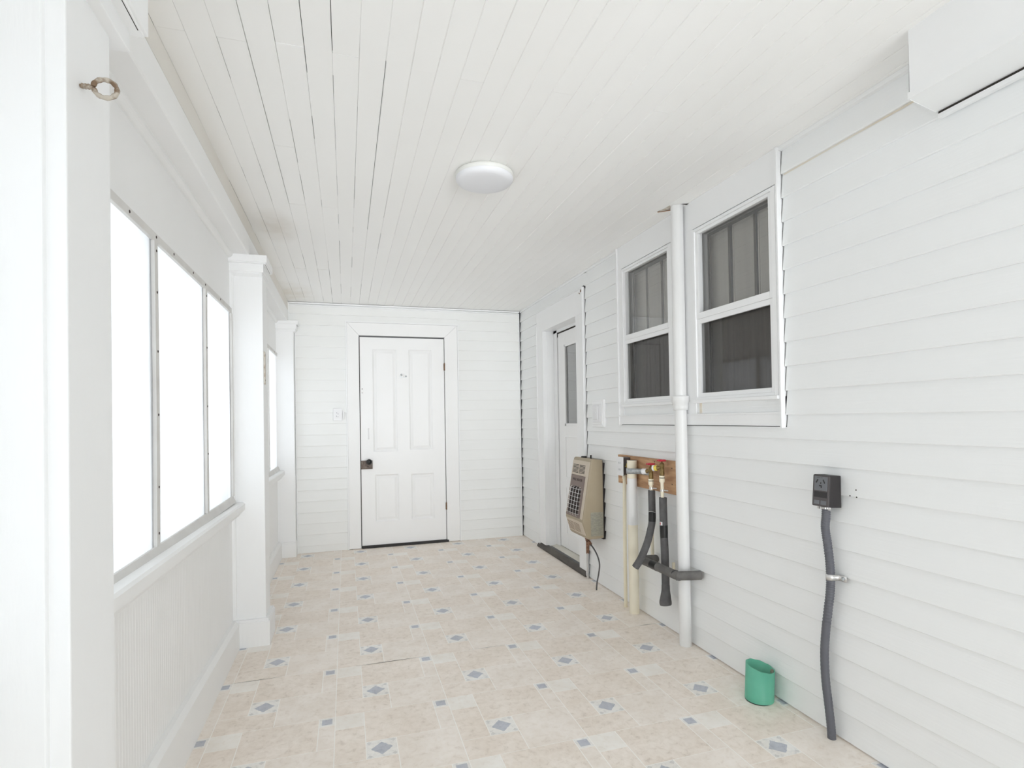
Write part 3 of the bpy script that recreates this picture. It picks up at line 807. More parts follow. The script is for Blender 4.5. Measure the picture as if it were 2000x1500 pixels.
L = MB(M['paint'], M['screw']); L.box(.143, .163, yd - .004, yd, 1.492, 1.545); L.box(.148, .157, yd - .0048, yd - .004, 1.530, 1.537, 1); L.box(.147, .160, yd - .0048, yd - .004, 1.493, 1.496, 1)
L.build('bolt_keeper', slab)
L = MB(M['door'], M['strike'], M['zinc'])
cx, cz = .540, 1.667
for k, (dx, dz, r) in enumerate(((-.026, -.004, .010), (-.012, .006, .011), (.004, .010, .014), (.018, -.004, .011), (.030, -.008, .009), (0, -.008, .012))):
    L.lathe([(0, .006), (r * .5, .0055), (r * .85, .003), (r, 0)], (cx + dx, yd, cz + dz), (0, -1, 0), 10, (0, 2, 0)[k % 3])
L.box(cx - .03, cx + .036, yd - .0015, yd, cz - .018, cz - .010, 2)
L.build('bracket_remnant', slab)

# ------------------------------------------------------------------ door 2 (long wall, half glazed)
D = thing('door_2', (XR, 4.36, 0), 'white half glazed side door in a wide casing on the long wall', 'door', kind='structure')
mb = MB(M['vinyl'], M['stain'])
xo = XR - .008
mb.box(xo, XR + .03, 3.842, 3.985, .040, 2.03); mb.box(xo, XR + .03, 4.743, 4.905, .046, 2.03)
mb.box(xo - .0005, XR + .03, 3.842, 4.905, 2.03, 2.222)
mb.box(xo - .010, xo + .014, 3.832, 3.843, .010, 2.228)
mb.box(xo - .004, xo + .010, 4.90, 4.918, .02, 2.10)
mb.prism([(3.835, 2.222), (4.90, 2.222), (4.935, 2.232), (3.835, 2.232)], 'x', xo - .006, xo + .012)
mb.build('casing', D, bevel=.0015)
mb = MB(M['vinyl'], M['gap'])
mb.box(XR + .03, 1.864, 4.743, 4.78, .04, 2.06); mb.box(XR + .03, 1.864, 3.95, 3.985, .04, 2.06); mb.box(XR + .03, 1.864, 3.95, 4.78, 2.03, 2.06)
mb.box(1.864, 1.90, 4.668, 4.78, .04, 2.06); mb.box(1.864, 1.90, 3.95, 4.78, 2.006, 2.06)
mb.box(1.90, 1.93, 3.9, 4.80, .0, 2.1, 1)
mb.build('jamb', D, bevel=.0015)
mb = MB(M['door'], M['gap'])
xs = 1.872
sl = MB(M['door'])
def rslab(mb, y0, y1, z0, z1, hy0, hy1, hz0, hz1, x):
    mb.box(x, x + .03, y0, hy0, z0, z1); mb.box(x, x + .03, hy1, y1, z0, z1)
    mb.box(x, x + .03, hy0, hy1, z0, hz0); mb.box(x, x + .03, hy0, hy1, hz1, z1)
rslab(sl, 3.96, 4.655, .058, 1.994, 4.08, 4.488, 1.174, 1.857, xs)
sl.box(xs - .004, xs, 4.04, 4.51, 1.150, 1.174); sl.box(xs - .004, xs, 4.04, 4.51, 1.857, 1.875); sl.box(xs - .004, xs, 4.488, 4.508, 1.15, 1.875)
for (c, d) in ((.20, .60), (.70, 1.05)):
    sl.box(xs - .005, xs, 4.50, 4.512, c, d); sl.box(xs - .005, xs, 4.03, 4.512, d, d + .012); sl.box(xs - .005, xs, 4.03, 4.512, c - .012, c)
s2 = sl.build('door_slab', D, bevel=.0015)
p = MB(M['glass']); p.quad((xs + .010, 4.07, 1.165), (xs + .010, 4.07, 1.865), (xs + .010, 4.495, 1.865), (xs + .010, 4.495, 1.165)); p.build('pane', s2)
p = MB(M['blind']); p.box(xs + .016, xs + .020, 4.075, 4.492, 1.170, 1.861); p.build('blind', s2, label='grey blind behind the door glass')
mb = MB(M['gap']); mb.box(xs - .0015, xs + .02, 4.0, 4.668, 1.994, 2.006); mb.box(xs - .0015, xs + .02, 4.655, 4.668, 1.965, 2.006); mb.build('door_gap', D)
mb = MB(M['threshold']); mb.prism([(XR - .004, .030), (XR + .11, .052), (XR + .14, .052), (XR + .14, 0), (XR - .004, 0)], 'y', 3.985, 4.743)
mb.build('sill_board', D, label='dusty cream sill board')
mb = MB(M['sill_dark']); mb.prism([(XR - .026, 0.0), (XR - .026, .014), (XR - .012, .030), (XR + .004, .041), (XR + .018, .043), (XR + .018, 0)], 'y', 3.848, 4.938)
mb.build('threshold', D, bevel=.001, label='dark brown threshold strip')
mb = MB(M['rust']); mb.box(xo - .004, xo + .001, 3.850, 3.874, 2.196, 2.214); mb.tube([(xo - .004, 3.886, 2.186), (xo - .003, 3.900, 2.196)], .0025, 8)
mb.build('flashing_screw', D)

# ------------------------------------------------------------------ ceiling light
t = thing('ceiling_light', (.62, 2.405, H), 'round white flush ceiling light, switched off', 'ceiling light')
mb = MB(M['lampbase']); mb.lathe([(0, -.0), (.118, -.0), (.120, -.004), (.120, -.006), (.131, -.007), (.133, -.012), (.133, -.024), (.128, -.027)], (.62, 2.405, H), (0, 0, 1), 64); mb.build('base', t)
mb = MB(M['lamp'])
mb.lathe([(.1285, -.020), (.1305, -.026), (.130, -.034), (.124, -.043), (.110, -.049), (.085, -.053), (.05, -.0555), (0, -.0565)], (.62, 2.405, H), (0, 0, 1), 64); mb.build('diffuser', t)

# ------------------------------------------------------------------ wall plates
t = thing('light_switch', (-.07, YB, 1.29), 'small white outlet plate left of the panelled door', 'wall plate')
mb = MB(M['whiteplastic']); mb.box(-.117, -.034, YB - .016, YB + .008, 1.232, 1.350); pl = mb.build('cover_plate', t, bevel=.003)
mb = MB(M['whiteplastic'], M['screw']); mb.box(-.090, -.060, YB - .019, YB - .016, 1.262, 1.320); mb.build('receptacle', t, bevel=.001)
for (x, z) in ((-.083, 1.306), (-.072, 1.296), (-.086, 1.274), (-.073, 1.270)):
    mb = MB(M['recept']); mb.box(x - .0015, x + .0015, YB - .0195, YB - .019, z - .005, z + .005); mb.build('slot', t)
mb = MB(M['whiteplastic']); mb.box(-.032, -.020, YB - .012, YB, 1.250, 1.325); mb.build('side_block', t, bevel=.002)

t = thing('light_switch', (XR, 3.61, 1.25), 'white dimmer switch on the siding between the side door and windows', 'light switch')
mb = MB(M['vinyl'])
pr = [(XR + .010, 3.510), (XR - .010, 3.510), (XR - .014, 3.520), (XR - .014, 3.690), (XR - .010, 3.702), (XR + .010, 3.702)]
mb.prism(pr, 'z', 1.152, 1.352)
mb.box(XR - .017, XR - .012, 3.527, 3.685, 1.168, 1.336)
mb.build('mounting_block', t, bevel=.003)
mb = MB(M['whiteplastic']); mb.box(XR - .023, XR - .017, 3.545, 3.668, 1.188, 1.316); mb.build('cover_plate', t, bevel=.003)
mb = MB(M['whiteplastic']); mb.box(XR - .031, XR - .023, 3.575, 3.645, 1.205, 1.300); mb.build('rocker', t, bevel=.004)
mb = MB(M['whiteplastic']); mb.box(XR - .034, XR - .031, 3.60, 3.625, 1.235, 1.262); mb.build('toggle', t, bevel=.001)

# ------------------------------------------------------------------ gas wall heater
yn, yf = 3.535, 3.845
t = thing('wall_heater', (XR, (yn + yf) / 2, .36), 'tan gas wall heater with wire guard beside the side door', 'wall heater')
mb = MB(M['tan'])
prof = [(XR - .012, .918), (1.672, .926), (1.660, .918), (1.587, .500), (1.585, .484), (1.618, .372), (1.632, .358), (XR - .012, .360)]
mb.prism(prof, 'y', yn, yf)
body = mb.build('body', t, bevel=.008, seg=3)
mb = MB(M['boxdark']); mb.box(XR - .013, XR + .010, yn + .012, yf - .01, .35, .895); mb.build('back_plate', t)
# point on the sloped front: s along y (from near), z height, d out from the face
def FR(y, z, d=0):
    if z > .49:
        x = 1.660 + (1.587 - 1.660) * (.918 - z) / (.918 - .50); nx, nz = -.985, -.17 * -1
        return (x - d * .985, y, z + d * .0)
    x = 1.585 + (1.618 - 1.585) * (.484 - z) / (.484 - .372)
    return (x - d * .96, y, z - d * .28)
def fplate(mb, y0, y1, z0, z1, d0, d1, mat=0):
    a = [FR(y0, z0, d0), FR(y1, z0, d0), FR(y1, z1, d0), FR(y0, z1, d0), FR(y0, z0, d1), FR(y1, z0, d1), FR(y1, z1, d1), FR(y0, z1, d1)]
    mb.add(a, [(0, 1, 2, 3), (4, 5, 6, 7), (0, 1, 5, 4), (1, 2, 6, 5), (2, 3, 7, 6), (3, 0, 4, 7)], mat)
mb = MB(M['tanlight']); fplate(mb, yn + .010, yf - .006, .798, .905, -.001, .003); fplate(mb, yn + .012, yn + .050, .50, .797, -.001, .003); fplate(mb, yf - .012, yf - .006, .50, .797, -.001, .003)
fplate(mb, yn + .012, yf - .012, .385, .480, -.001, .003)
face = mb.build('front_panel', t, bevel=.001)
mb = MB(M['gap'])
ym = 3.716
for i in range(7):
    z = .814 + i * .0094
    for (a, b) in ((ym - .106, ym - .006), (ym + .006, ym + .106)): fplate(mb, a, b, z, z + .0044, .002, .0038)
mb.build('upper_louvre', face)
mb = MB(M['rust'])
for i in range(7):
    z = .398 + i * .0095
    for (a, b) in ((ym - .106, ym - .006), (ym + .006, ym + .106)): fplate(mb, a, b, z, z + .0028, .002, .0038)
mb.build('lower_louvre', face)
mb = MB(M['brownpanel']); fplate(mb, yn + .052, yf - .014, .500, .796, -.001, .0036); pan = mb.build('burner_panel', t, label='brown enamel panel around the burner')
mb = MB(M['ceramic'])
y0, y1 = ym - .088, ym + .088
pts = [FR(y0, .520, .0045), FR(y1, .520, .0045), FR(y1, .690, .0045)]
for k in range(1, 9):
    a = math.pi * k / 9
    pts.append(FR((y0 + y1) / 2 + (y1 - y0) / 2 * math.cos(a), .690 + .030 * math.sin(a), .0045))
pts.append(FR(y0, .690, .0045))
mb.add(pts, [tuple(range(len(pts)))])
mb.build('burner', pan)
mb = MB(M['steel'])
for i in range(7):
    z = .528 + i * .029
    path = [FR(y0 - .012, z, 0), FR(y0 - .011, z, .012), FR(y0 + .006, z, .0155), FR((y0 + y1) / 2, z, .017), FR(y1 - .006, z, .0155), FR(y1 + .011, z, .012), FR(y1 + .012, z, 0)]
    mb.tube(path, .0014, 8)
for i in range(4):
    y = y0 + (y1 - y0) * (.08 + .28 * i)
    mb.tube([FR(y, .508, 0), FR(y, .514, .014), FR(y, .56, .0165), FR(y, .66, .0165), FR(y, .712, .014), FR(y, .718, 0)], .0014, 8)
mb.build('wire_guard', t, label='chrome wire guard')
tx = bpy.data.curves.new('lettering', 'FONT'); tx.body = 'WALL HEATER'; tx.size = .026; tx.extrude = .0004; tx.align_x = 'CENTER'; tx.align_y = 'CENTER'
tmp = bpy.data.objects.new('lettering_curve', tx); C.objects.link(tmp)
bpy.context.view_layer.update()
me_ = bpy.data.meshes.new_from_object(tmp.evaluated_get(bpy.context.evaluated_depsgraph_get()))
bpy.data.objects.remove(tmp); me_.materials.clear(); me_.materials.append(M['darktext'])
to_ = bpy.data.objects.new('lettering', me_); C.objects.link(to_)
to_.parent = pan
off = Vector(t['_o'])
pos = Vector(FR(ym, .765, .0041)) - off
tilt = math.atan((1.660 - 1.587) / (.918 - .50))
# text faces -x: its x axis runs along -y, its y axis up the sloped face
xa = Vector((0, -1, 0)); ya = Vector((math.sin(tilt), 0, math.cos(tilt))); za = xa.cross(ya)
to_.matrix_local = Matrix.Translation(pos) @ Matrix((xa, ya, za)).transposed().to_4x4()
mb = MB(M['decal'])
mb.prism([(1.648, .380), (1.745, .380), (1.745, .548), (1.648, .548)], 'y', yn - .0012, yn + .002)
mb.build('rating_label', body, label='grey green instruction label')
mb = MB(M['black']); mb.tube([(1.690, yn + .07, .920), (1.690, yn + .07, .950)], .0065, 12); mb.lathe([(.009, 0), (.009, .003), (.006, .004)], (1.690, yn + .07, .922), (0, 0, 1), 12); mb.build('igniter_knob', t)
mb = MB(M['black'])
mb.lathe([(0, .014), (.018, .014), (.021, .011), (.021, 0)], (1.692, yn + .195, .922), (0, 0, 1), 20); mb.build('control_knob', t)

# gas supply under the heater
t = thing('gas_line', (1.682, 3.531, 0), 'brass fitting and thin dark gas tube dropping from heater to floor', 'gas line')
mb = MB(M['copper'])
mb.lathe([(.011, 0), (.011, .030), (.015, .031), (.015, .046), (.011, .047), (.011, .06)], (1.71, 3.742, .362), (0, 0, -1), 6, smooth=False)
d = Vector((-.01, -.115, -.03)).normalized()
mb.lathe([(.009, 0), (.014, .002), (.014, .020), (.010, .022), (.010, .045), (.015, .047), (.015, .070), (.010, .074), (.008, .09)], (1.71, 3.742, .312), d, 6, smooth=False)
mb.lathe([(0, 0), (.012, 0), (.012, .025), (.006, .03)], (1.70, 3.70, .305), (0, .2, -1), 8, smooth=False)
mb.build('valve_fitting', t)
mb = MB(M['foam'])
def smooth(pts, n=8):
    pts = [Vector(p) for p in pts]; out = []
    P = [pts[0]] + pts + [pts[-1]]
    for i in range(1, len(P) - 2):
        for k in range(n):
            s = k / n
            a, b, c, d = P[i - 1], P[i], P[i + 1], P[i + 2]
            out.append(.5 * ((2 * b) + (c - a) * s + (2 * a - 5 * b + 4 * c - d) * s * s + (3 * b - a - 3 * c + d) * s ** 3))
    out.append(pts[-1]); return out
mb.tube(smooth([(1.702, 3.655, .290), (1.70, 3.60, .272), (1.70, 3.545, .235), (1.70, 3.515, .185), (1.695, 3.520, .12), (1.685, 3.530, .05), (1.682, 3.533, 0)]), .0052, 10)
mb.build('tube', t)
t = thing('corner_bracket', (XR, 3.828, .1), 'brown and silver metal strip at foot of the side door casing', 'bracket')
mb = MB(M['copper']); mb.box(1.742, 1.760, 3.816, 3.832, .185, .345); mb.build('upper_strip', t)
mb = MB(M['steel']); mb.box(1.744, 1.750, 3.812, 3.822, .035, .190); mb.box(1.742, 1.752, 3.806, 3.83, 0, .022); mb.build('lower_strip', t)

# ------------------------------------------------------------------ plumbing board and what hangs on it
t = thing('mounting_board', (1.75, 2.98, .88), 'short bare pine board screwed to the wall behind the taps', 'board')
mb = MB(M['board']); mb.box(1.742, 1.761, 2.60, 3.292, .784, .972); mb.build('plank', t, bevel=.002)
for (y, z) in ((2.66, .93), (2.66, .84), (2.84, .955), (2.90, .91)):
    mb = MB(M['gap']); mb.lathe([(0, .0004), (.004, .0004), (.004, -.003)], (1.742, y, z), (-1, 0, 0), 10); mb.build('screw_hole', t)

t = thing('outlet_box', (1.74, 3.20, .90), 'white outlet on a dark box fixed to left end of the pine board', 'outlet')
mb = MB(M['boxface'], M['yellow']); mb.box(1.690, 1.742, 3.126, 3.192, .852, .962)
mb.box(1.703, 1.728, 3.1252, 3.1262, .905, .909, 1); mb.box(1.712, 1.716, 3.1252, 3.1262, .89, .925, 1)
mb.build('box', t, bevel=.003)
mb = MB(M['whiteplastic']); mb.box(1.682, 1.690, 3.118, 3.200, .846, .966); cp = mb.build('cover_plate', t, bevel=.003)
for z in (.885, .928):
    for y in (3.150, 3.165):
        mb = MB(M['recept']); mb.box(1.6812, 1.682, y, y + .003, z - .006, z + .006); mb.build('slot', cp)

t = thing('conduit_pipe', (1.71, 3.155, 0), 'thinnest cream plastic pipe rising to the white outlet', 'pipe')
mb = MB(M['cream']); mb.tube([(1.708, 3.158, -.005), (1.710, 3.158, .45), (1.716, 3.158, .853)], .0115, 16); mb.build('pipe', t)
mb = MB(M['cream']); mb.lathe([(.014, 0), (.014, .03), (.0115, .032)], (1.715, 3.158, .822), (0, 0, 1), 16); mb.build('collar', t)

t = thing('drain_pipe', (1.70, 3.04, 0), 'thick ivory plastic standpipe open at the top, strapped to the board', 'pipe')
mb = MB(M['ivory'], M['pvc'], M['gap'])
cxp, cyp = 1.706, 3.045
mb.tube([(cxp, cyp, -.005), (cxp, cyp, .55)], .031, 24, 0, False)
mb.tube([(cxp, cyp, .55), (cxp + .001, cyp, .84)], .031, 24, 1, False)
mb.tube([(cxp + .001, cyp, .84), (cxp + .002, cyp, .952)], .031, 24, 0, False)
mb.lathe([(.031, 0), (.028, 0), (.028, -.12)], (cxp + .002, cyp, .952), (0, 0, 1), 24, 2)
mb.build('pipe', t)
mb = MB(M['zinc'])
pts = [(1.741, 3.105)] + [(cxp - .0325 * math.cos(a), cyp + .0325 * math.sin(a)) for a in [1.2, .8, .4, 0, -.4, -.8, -1.2]] + [(1.735, 2.985), (1.739, 2.86)]
v = []
for (x, y) in pts: v += [(x, y, .868), (x, y, .902)]
mb.add(v, [(2 * i, 2 * i + 1, 2 * i + 3, 2 * i + 2) for i in range(len(pts) - 1)], 0, True)
so = mb.build('metal_strap', t, label='galvanised steel strap'); md = so.modifiers.new('s', 'SOLIDIFY'); md.thickness = .0015

# taps
def tap(name, x, y, zh, label, spout_y, dz, z_ins):
    t = thing(name, (x, y, z_ins), label, 'tap', 'pair of taps on the pine board')
    mb = MB(M['red'])
    n = 5
    R = .021
    path = []
    for k in range(61):
        a = 2 * math.pi * k / 60
        rr = R * (1 + .10 * math.cos(n * a))
        path.append((x + rr * math.cos(a), y + rr * math.sin(a), zh))
    mb.tube(path, .0048, 10, 0, False)
    for k in range(n):
        a = 2 * math.pi * k / n
        mb.tube([(x, y, zh + .002), (x + R * 1.05 * math.cos(a), y + R * 1.05 * math.sin(a), zh)], .0032, 8)
    mb.lathe([(0, .006), (.007, .005), (.008, -.004)], (x, y, zh), (0, 0, 1), 12)
    mb.build('handwheel', t, label='red handwheel')
    mb = MB(M['brass'])
    mb.lathe([(.004, 0), (.004, -.014), (.011, -.015), (.012, -.022), (.0135, -.024), (.0135, -.036), (.011, -.038), (.013, -.055), (.014, -.074), (.0125, -.084), (.0115, -.088)], (x, y, zh), (0, 0, 1), 16)
    sd = Vector((-.42, .9, -.12)).normalized()
    c0 = Vector((x, y, zh - .040))
    mb.lathe([(.009, 0), (.009, .022), (.012, .024), (.012, .036)], c0, sd, 14)
    mb.build('valve_body', t, label='tarnished brass valve body')
    mb = MB(M['whiteplastic'] if name == 'tap' and dz == 0 else M['yellow'], M['whiteplastic'])
    c1 = c0 + sd * .030
    mb.lathe([(.0125, 0), (.016, .002), (.016, .016)], c1, sd, 16, 0)
    mb.lathe([(.0165, .016), (.0175, .018), (.0175, .027), (.015, .029), (0, .0295)], c1, sd, 16, 1)
    mb.build('hose_cap', t, label='white round cap')
    mb = MB(M['cream'], M['gap'])
    z1 = zh - .086
    mb.lathe([(.0135, 0), (.0155, -.001), (.0155, -.010)], (x, y, z1), (0, 0, 1), 18, 0)
    mb.lathe([(.0145, -.010), (.0145, -.014)], (x, y, z1), (0, 0, 1), 18, 1)
    mb.lathe([(.0155, -.014), (.0155, -.034), (.010, -.040), (.0095, -.05)], (x, y, z1), (0, 0, 1), 18, 0)
    mb.tube([(x, y, z1 - .04), (x, y, z_ins + .001)], .0098, 14)
    mb.build('riser', t)
    mb = MB(M['steel']); zc = (z1 - .045 + z_ins) / 2 + .002
    mb.lathe([(.0118, -.005), (.0118, .005)], (x, y, zc), (0, 0, 1), 14); mb.tube([(x + .005, y - .010, zc), (x + .02, y - .028, zc)], .0045, 8)
    mb.build('pipe_clip', t)
    return t
tap('tap', 1.700, 2.812, .945, 'left red handled brass tap with white cap on the pine board', 0, 0, .790)
tap('tap', 1.700, 2.695, .974, 'right red handled brass tap with yellow and white cap, slightly higher', 0, 1, .764)

def split_foam(mb, path, r, mat=0):
    mb.tube(path, r, 20, mat, True)
t = thing('pipe_insulation', (1.70, 2.80, .42), 'black foam pipe sleeve under the left tap, bent outward at its loose end', 'pipe insulation')
mb = MB(M['foam'])
pa = smooth([(1.700, 2.808, .792), (1.700, 2.807, .66), (1.698, 2.806, .610), (1.672, 2.782, .566), (1.630, 2.749, .505), (1.590, 2.748, .425), (1.560, 2.765, .368)])
split_foam(mb, pa, .0205); mb.build('sleeve', t)
mb = MB(M['tape']); mb.tube([(1.700, 2.807, .668), (1.6995, 2.8065, .640), (1.698, 2.806, .612)], .0214, 20); mb.build('tape_band', t)
mb = MB(M['steel']); mb.tube([(1.70 + .0215 * math.cos(a), 2.807 + .0215 * math.sin(a), .668 + .004 * math.sin(2 * a)) for a in [2 * math.pi * k / 24 for k in range(25)]], .0011, 6, 0, False); mb.build('wire_tie', t)

t = thing('pipe_insulation', (1.70, 2.68, .24), 'straight black foam pipe sleeve under the right tap, flared at its foot', 'pipe insulation')
mb = MB(M['foam'])
split_foam(mb, smooth([(1.700, 2.690, .766), (1.700, 2.688, .60), (1.700, 2.684, .50), (1.702, 2.684, .40), (1.704, 2.686, .30), (1.704, 2.686, .24)]), .0215)
mb.build('sleeve', t)
mb = MB(M['tape']); mb.tube([(1.700, 2.688, .612), (1.700, 2.687, .575)], .0225, 20); mb.tube([(1.700, 2.687, .575), (1.700, 2.686, .54)], [.0225, .0218], 20); mb.build('tape_band', t)
mb = MB(M['whiteplastic'], M['red']); mb.add([(1.700 - .0222 * math.cos(a), 2.688 + .0222 * math.sin(a), z) for z in (.612, .632) for a in (.1, -.3, -.7)], [(0, 1, 4, 3), (1, 2, 5, 4)], 0)
mb.add([(1.700 - .0225 * math.cos(a), 2.688 + .0225 * math.sin(a), z) for z in (.615, .628) for a in (.0, -.25)], [(0, 1, 3, 2)], 1)
mb.build('paper_tag', t)
mb = MB(M['foam']); mb.tube(smooth([(1.704, 2.686, .275), (1.704, 2.686, .245), (1.703, 2.686, .215), (1.700, 2.684, .180), (1.700, 2.682, .165)], 4), [.0225, .0225, .0228, .023, .0235, .0245, .0255, .027, .028, .0295, .031, .033, .0335, .0335, .033, .032, .031], 18); mb.build('foot_wrap', t)

t = thing('pipe_insulation', (1.66, 2.70, .38), 'black foam wrapped pipe crossing in front of the tall white pipe', 'pipe insulation')
mb = MB(M['foamdusty'])
E1, E2 = (1.640, 2.822, .388), (1.640, 2.471, .392)
mb.tube([(1.757, 2.868, .374), (1.70, 2.850, .382), (1.655, 2.830, .388), E1], .0235, 18)
mb.tube([(1.635, 2.835, .388), (1.640, 2.80, .388), (1.640, 2.50, .391), (1.642, 2.458, .392)], .0235, 18)
mb.tube([(1.632, 2.474, .391), (1.655, 2.466, .392), (1.70, 2.452, .392), (1.757, 2.440, .392)], .0235, 18)
mb.build('sleeve', t)
mb = MB(M['tape']); mb.tube([(1.641, 2.500, .391), (1.642, 2.487, .3915)], .0245, 18); mb.build('tape_band', t)
mb = MB(M['tape']); mb.tube([(1.640, 2.72, .389), (1.640, 2.66, .389)], .0243, 18); mb.build('tape_band', t)
t = thing('stub_pipe', (1.742, 2.877, .40), 'short thin cream pipe rising behind the loose black sleeve', 'pipe')
mb = MB(M['cream']); mb.tube([(1.735, 2.868, .38), (1.735, 2.870, .60)], .0105, 14); mb.build('pipe', t)
t = thing('stub_pipe', (1.742, 2.66, .35), 'tiny cream pipe end showing beside straight black sleeve', 'pipe')
mb = MB(M['cream']); mb.tube([(1.738, 2.655, .355), (1.738, 2.655, .405)], .009, 14); mb.build('pipe', t)

# tall white vent pipe
t = thing('vent_pipe', (1.715, 2.54, 0), 'tall white vent pipe running from floor to ceiling between the windows', 'pipe')
vx, vy = 1.715, 2.527
mb = MB(M['pvc']); mb.tube([(vx + .003, vy, -.005), (vx, vy, 1.30)], .0315, 28, caps=False); mb.tube([(vx, vy, 1.30), (vx - .001, vy - .003, H - .001)], .0325, 28, caps=False); mb.build('pipe', t)
mb = MB(M['pvc'])
mb.lathe([(.032, 1.253), (.037, 1.254), (.039, 1.268), (.039, 1.290), (.045, 1.296), (.0455, 1.325), (.044, 1.330), (.033, 1.331)], (vx, vy, 0), (0, 0, 1), 28); mb.build('coupling', t)
t = thing('ceiling_cutout', (1.70, 2.57, H), 'ragged cut and bent board edge in the ceiling around white pipe', 'cutout')
mb = MB(M['strike'], M['gap'], M['board'])
mb.add([(1.668, 2.515, H - .002), (1.664, 2.575, H - .002), (1.650, 2.615, H - .002), (1.684, 2.605, H - .002), (1.70, 2.56, H - .002)], [(0, 1, 2, 3, 4)], 0)
mb.add([(1.650, 2.615, H - .0025), (1.690, 2.585, H - .0025), (1.712, 2.565, H - .0025), (1.712, 2.572, H - .0025), (1.66, 2.618, H - .0025)], [(0, 1, 2, 3, 4)], 1)
mb.add([(1.652, 2.617, H - .003), (1.712, 2.570, H - .003), (1.716, 2.578, H - .003), (1.662, 2.622, H - .003)], [(0, 1, 2, 3)], 2)
mb.add([(1.712, 2.487, H - .002), (1.752, 2.470, H - .002), (1.752, 2.490, H - .002)], [(0, 1, 2)], 1)
mb.build('torn_edge', t)

# ------------------------------------------------------------------ dryer outlet and conduit
t = thing('dryer_outlet', (1.75, 1.62, .93), 'dark brown surface mounted dryer outlet box on the long wall', 'outlet')
yn0, yf0 = 1.588, 1.662
xf0 = 1.706
mb = MB(M['boxdark']); mb.prism([(1.762, .870), (1.762, .990), (xf0 + .006, .992), (xf0 - .004, .874)], 'y', yn0, yf0); ob = mb.build('box', t, bevel=.002)
mb = MB(M['boxface'])
def DF(y, z, d): 
    x = xf0 + .006 - (.992 - z) / .118 * .010
    return (x - d, y, z)
def dplate(mb, y0, y1, z0, z1, d0, d1, mat=0):
    a = [DF(y0, z0, d0), DF(y1, z0, d0), DF(y1, z1, d0), DF(y0, z1, d0), DF(y0, z0, d1), DF(y1, z0, d1), DF(y1, z1, d1), DF(y0, z1, d1)]
    mb.add(a, [(0, 1, 2, 3), (4, 5, 6, 7), (0, 1, 5, 4), (1, 2, 6, 5), (2, 3, 7, 6), (3, 0, 4, 7)], mat)
dplate(mb, yn0 + .001, yf0 - .001, .876, .990, 0, .003)
fp = mb.build('faceplate', t, bevel=.001)
mb = MB(M['recept'], M['boxdark']); dplate(mb, yn0 + .008, yf0 - .008, .934, .986, .002, .0045); rc = mb.build('receptacle', fp, bevel=.001)
mb = MB(M['black'])
ymid = (yn0 + yf0) / 2
def slot(y0, z0, y1, z1, wd=.004):
    a = Vector((0, y1 - y0, z1 - z0)).normalized(); b = Vector((0, -a.z, a.y)) * wd / 2
    P = [Vector(DF(y0, z0, .005)) + b, Vector(DF(y1, z1, .005)) + b, Vector(DF(y1, z1, .005)) - b, Vector(DF(y0, z0, .005)) - b]
    mb.add(P, [(0, 1, 2, 3)])
slot(ymid + .020, .962, ymid + .012, .975, .0055); slot(ymid - .019, .962, ymid - .011, .975, .0055)
slot(ymid + .001, .960, ymid - .003, .964, .005)
slot(ymid + .006, .952, ymid - .006, .952, .0045); slot(ymid - .004, .953, ymid - .004, .944, .005)
slot(ymid + .018, .982, ymid + .002, .982, .0012); slot(ymid - .001, .982, ymid - .008, .982, .0012)
mb.build('slot', rc)
mb = MB(M['boxdark']); dplate(mb, yn0 + .008, yf0 - .008, .908, .930, .0025, .0036); mb.build('ribbed_band', fp)
mb = MB(M['recept'])
dplate(mb, yn0 + .010, ymid - .003, .882, .897, .0025, .0045); dplate(mb, ymid + .003, yf0 - .010, .882, .897, .0025, .0045); mb.build('raised_pad', fp, bevel=.001)

t = thing('cable_conduit', (1.735, 1.629, 0), 'ribbed grey flexible conduit curving from outlet box to the floor', 'conduit')
pts = [(1.733, 1.628, .872), (1.733, 1.631, .83), (1.733, 1.635, .79), (1.735, 1.629, .735), (1.735, 1.621, .67), (1.735, 1.618, .61), (1.735, 1.621, .555), (1.735, 1.632, .482), (1.735, 1.645, .398), (1.735, 1.653, .31), (1.735, 1.651, .21), (1.735, 1.640, .12), (1.735, 1.631, .04), (1.735, 1.629, -.003)]
pa = smooth(pts, 26)
mb = MB(M['conduit']); mb.tube(pa, [.0148 + .0007 * (1 if (i // 2) % 2 else -1) * (1.0 if i < 200 else .35) for i in range(len(pa))], 18); mb.build('hose', t)
mb = MB(M['steel']); mb.lathe([(.017, 0), (.019, -.002), (.019, -.008), (.016, -.010)], (1.733, 1.628, .872), (0, 0, 1), 6, smooth=False)
mb.box(1.716, 1.722, 1.598, 1.606, .862, .870); mb.box(1.716, 1.722, 1.646, 1.654, .862, .870)
mb.build('connector', t)
t = thing('conduit_clamp', (1.75, 1.60, .608), 'one screw metal clamp holding the grey conduit to the wall', 'clamp')
mb = MB(M['steel'])
pp = [(1.755, 1.648)] + [(1.735 - .0165 * math.cos(a), 1.6185 + .0165 * math.sin(a)) for a in [1.5, 1.1, .7, .3, -.1, -.5, -.9, -1.3, -1.5]] + [(1.748, 1.598), (1.7555, 1.592), (1.7555, 1.568)]
v = []
for (x, y) in pp: v += [(x, y, .598), (x, y, .620)]
mb.add(v, [(2 * i, 2 * i + 1, 2 * i + 3, 2 * i + 2) for i in range(len(pp) - 1)], 0, True)
so = mb.build('strap', t); md = so.modifiers.new('s', 'SOLIDIFY'); md.thickness = .0018
mb = MB(M['zinc']); mb.lathe([(0, .007), (.005, .0065), (.008, .003), (.008, 0)], (1.754, 1.580, .609), (-1, 0, 0), 6, smooth=False); mb.build('screw', t)

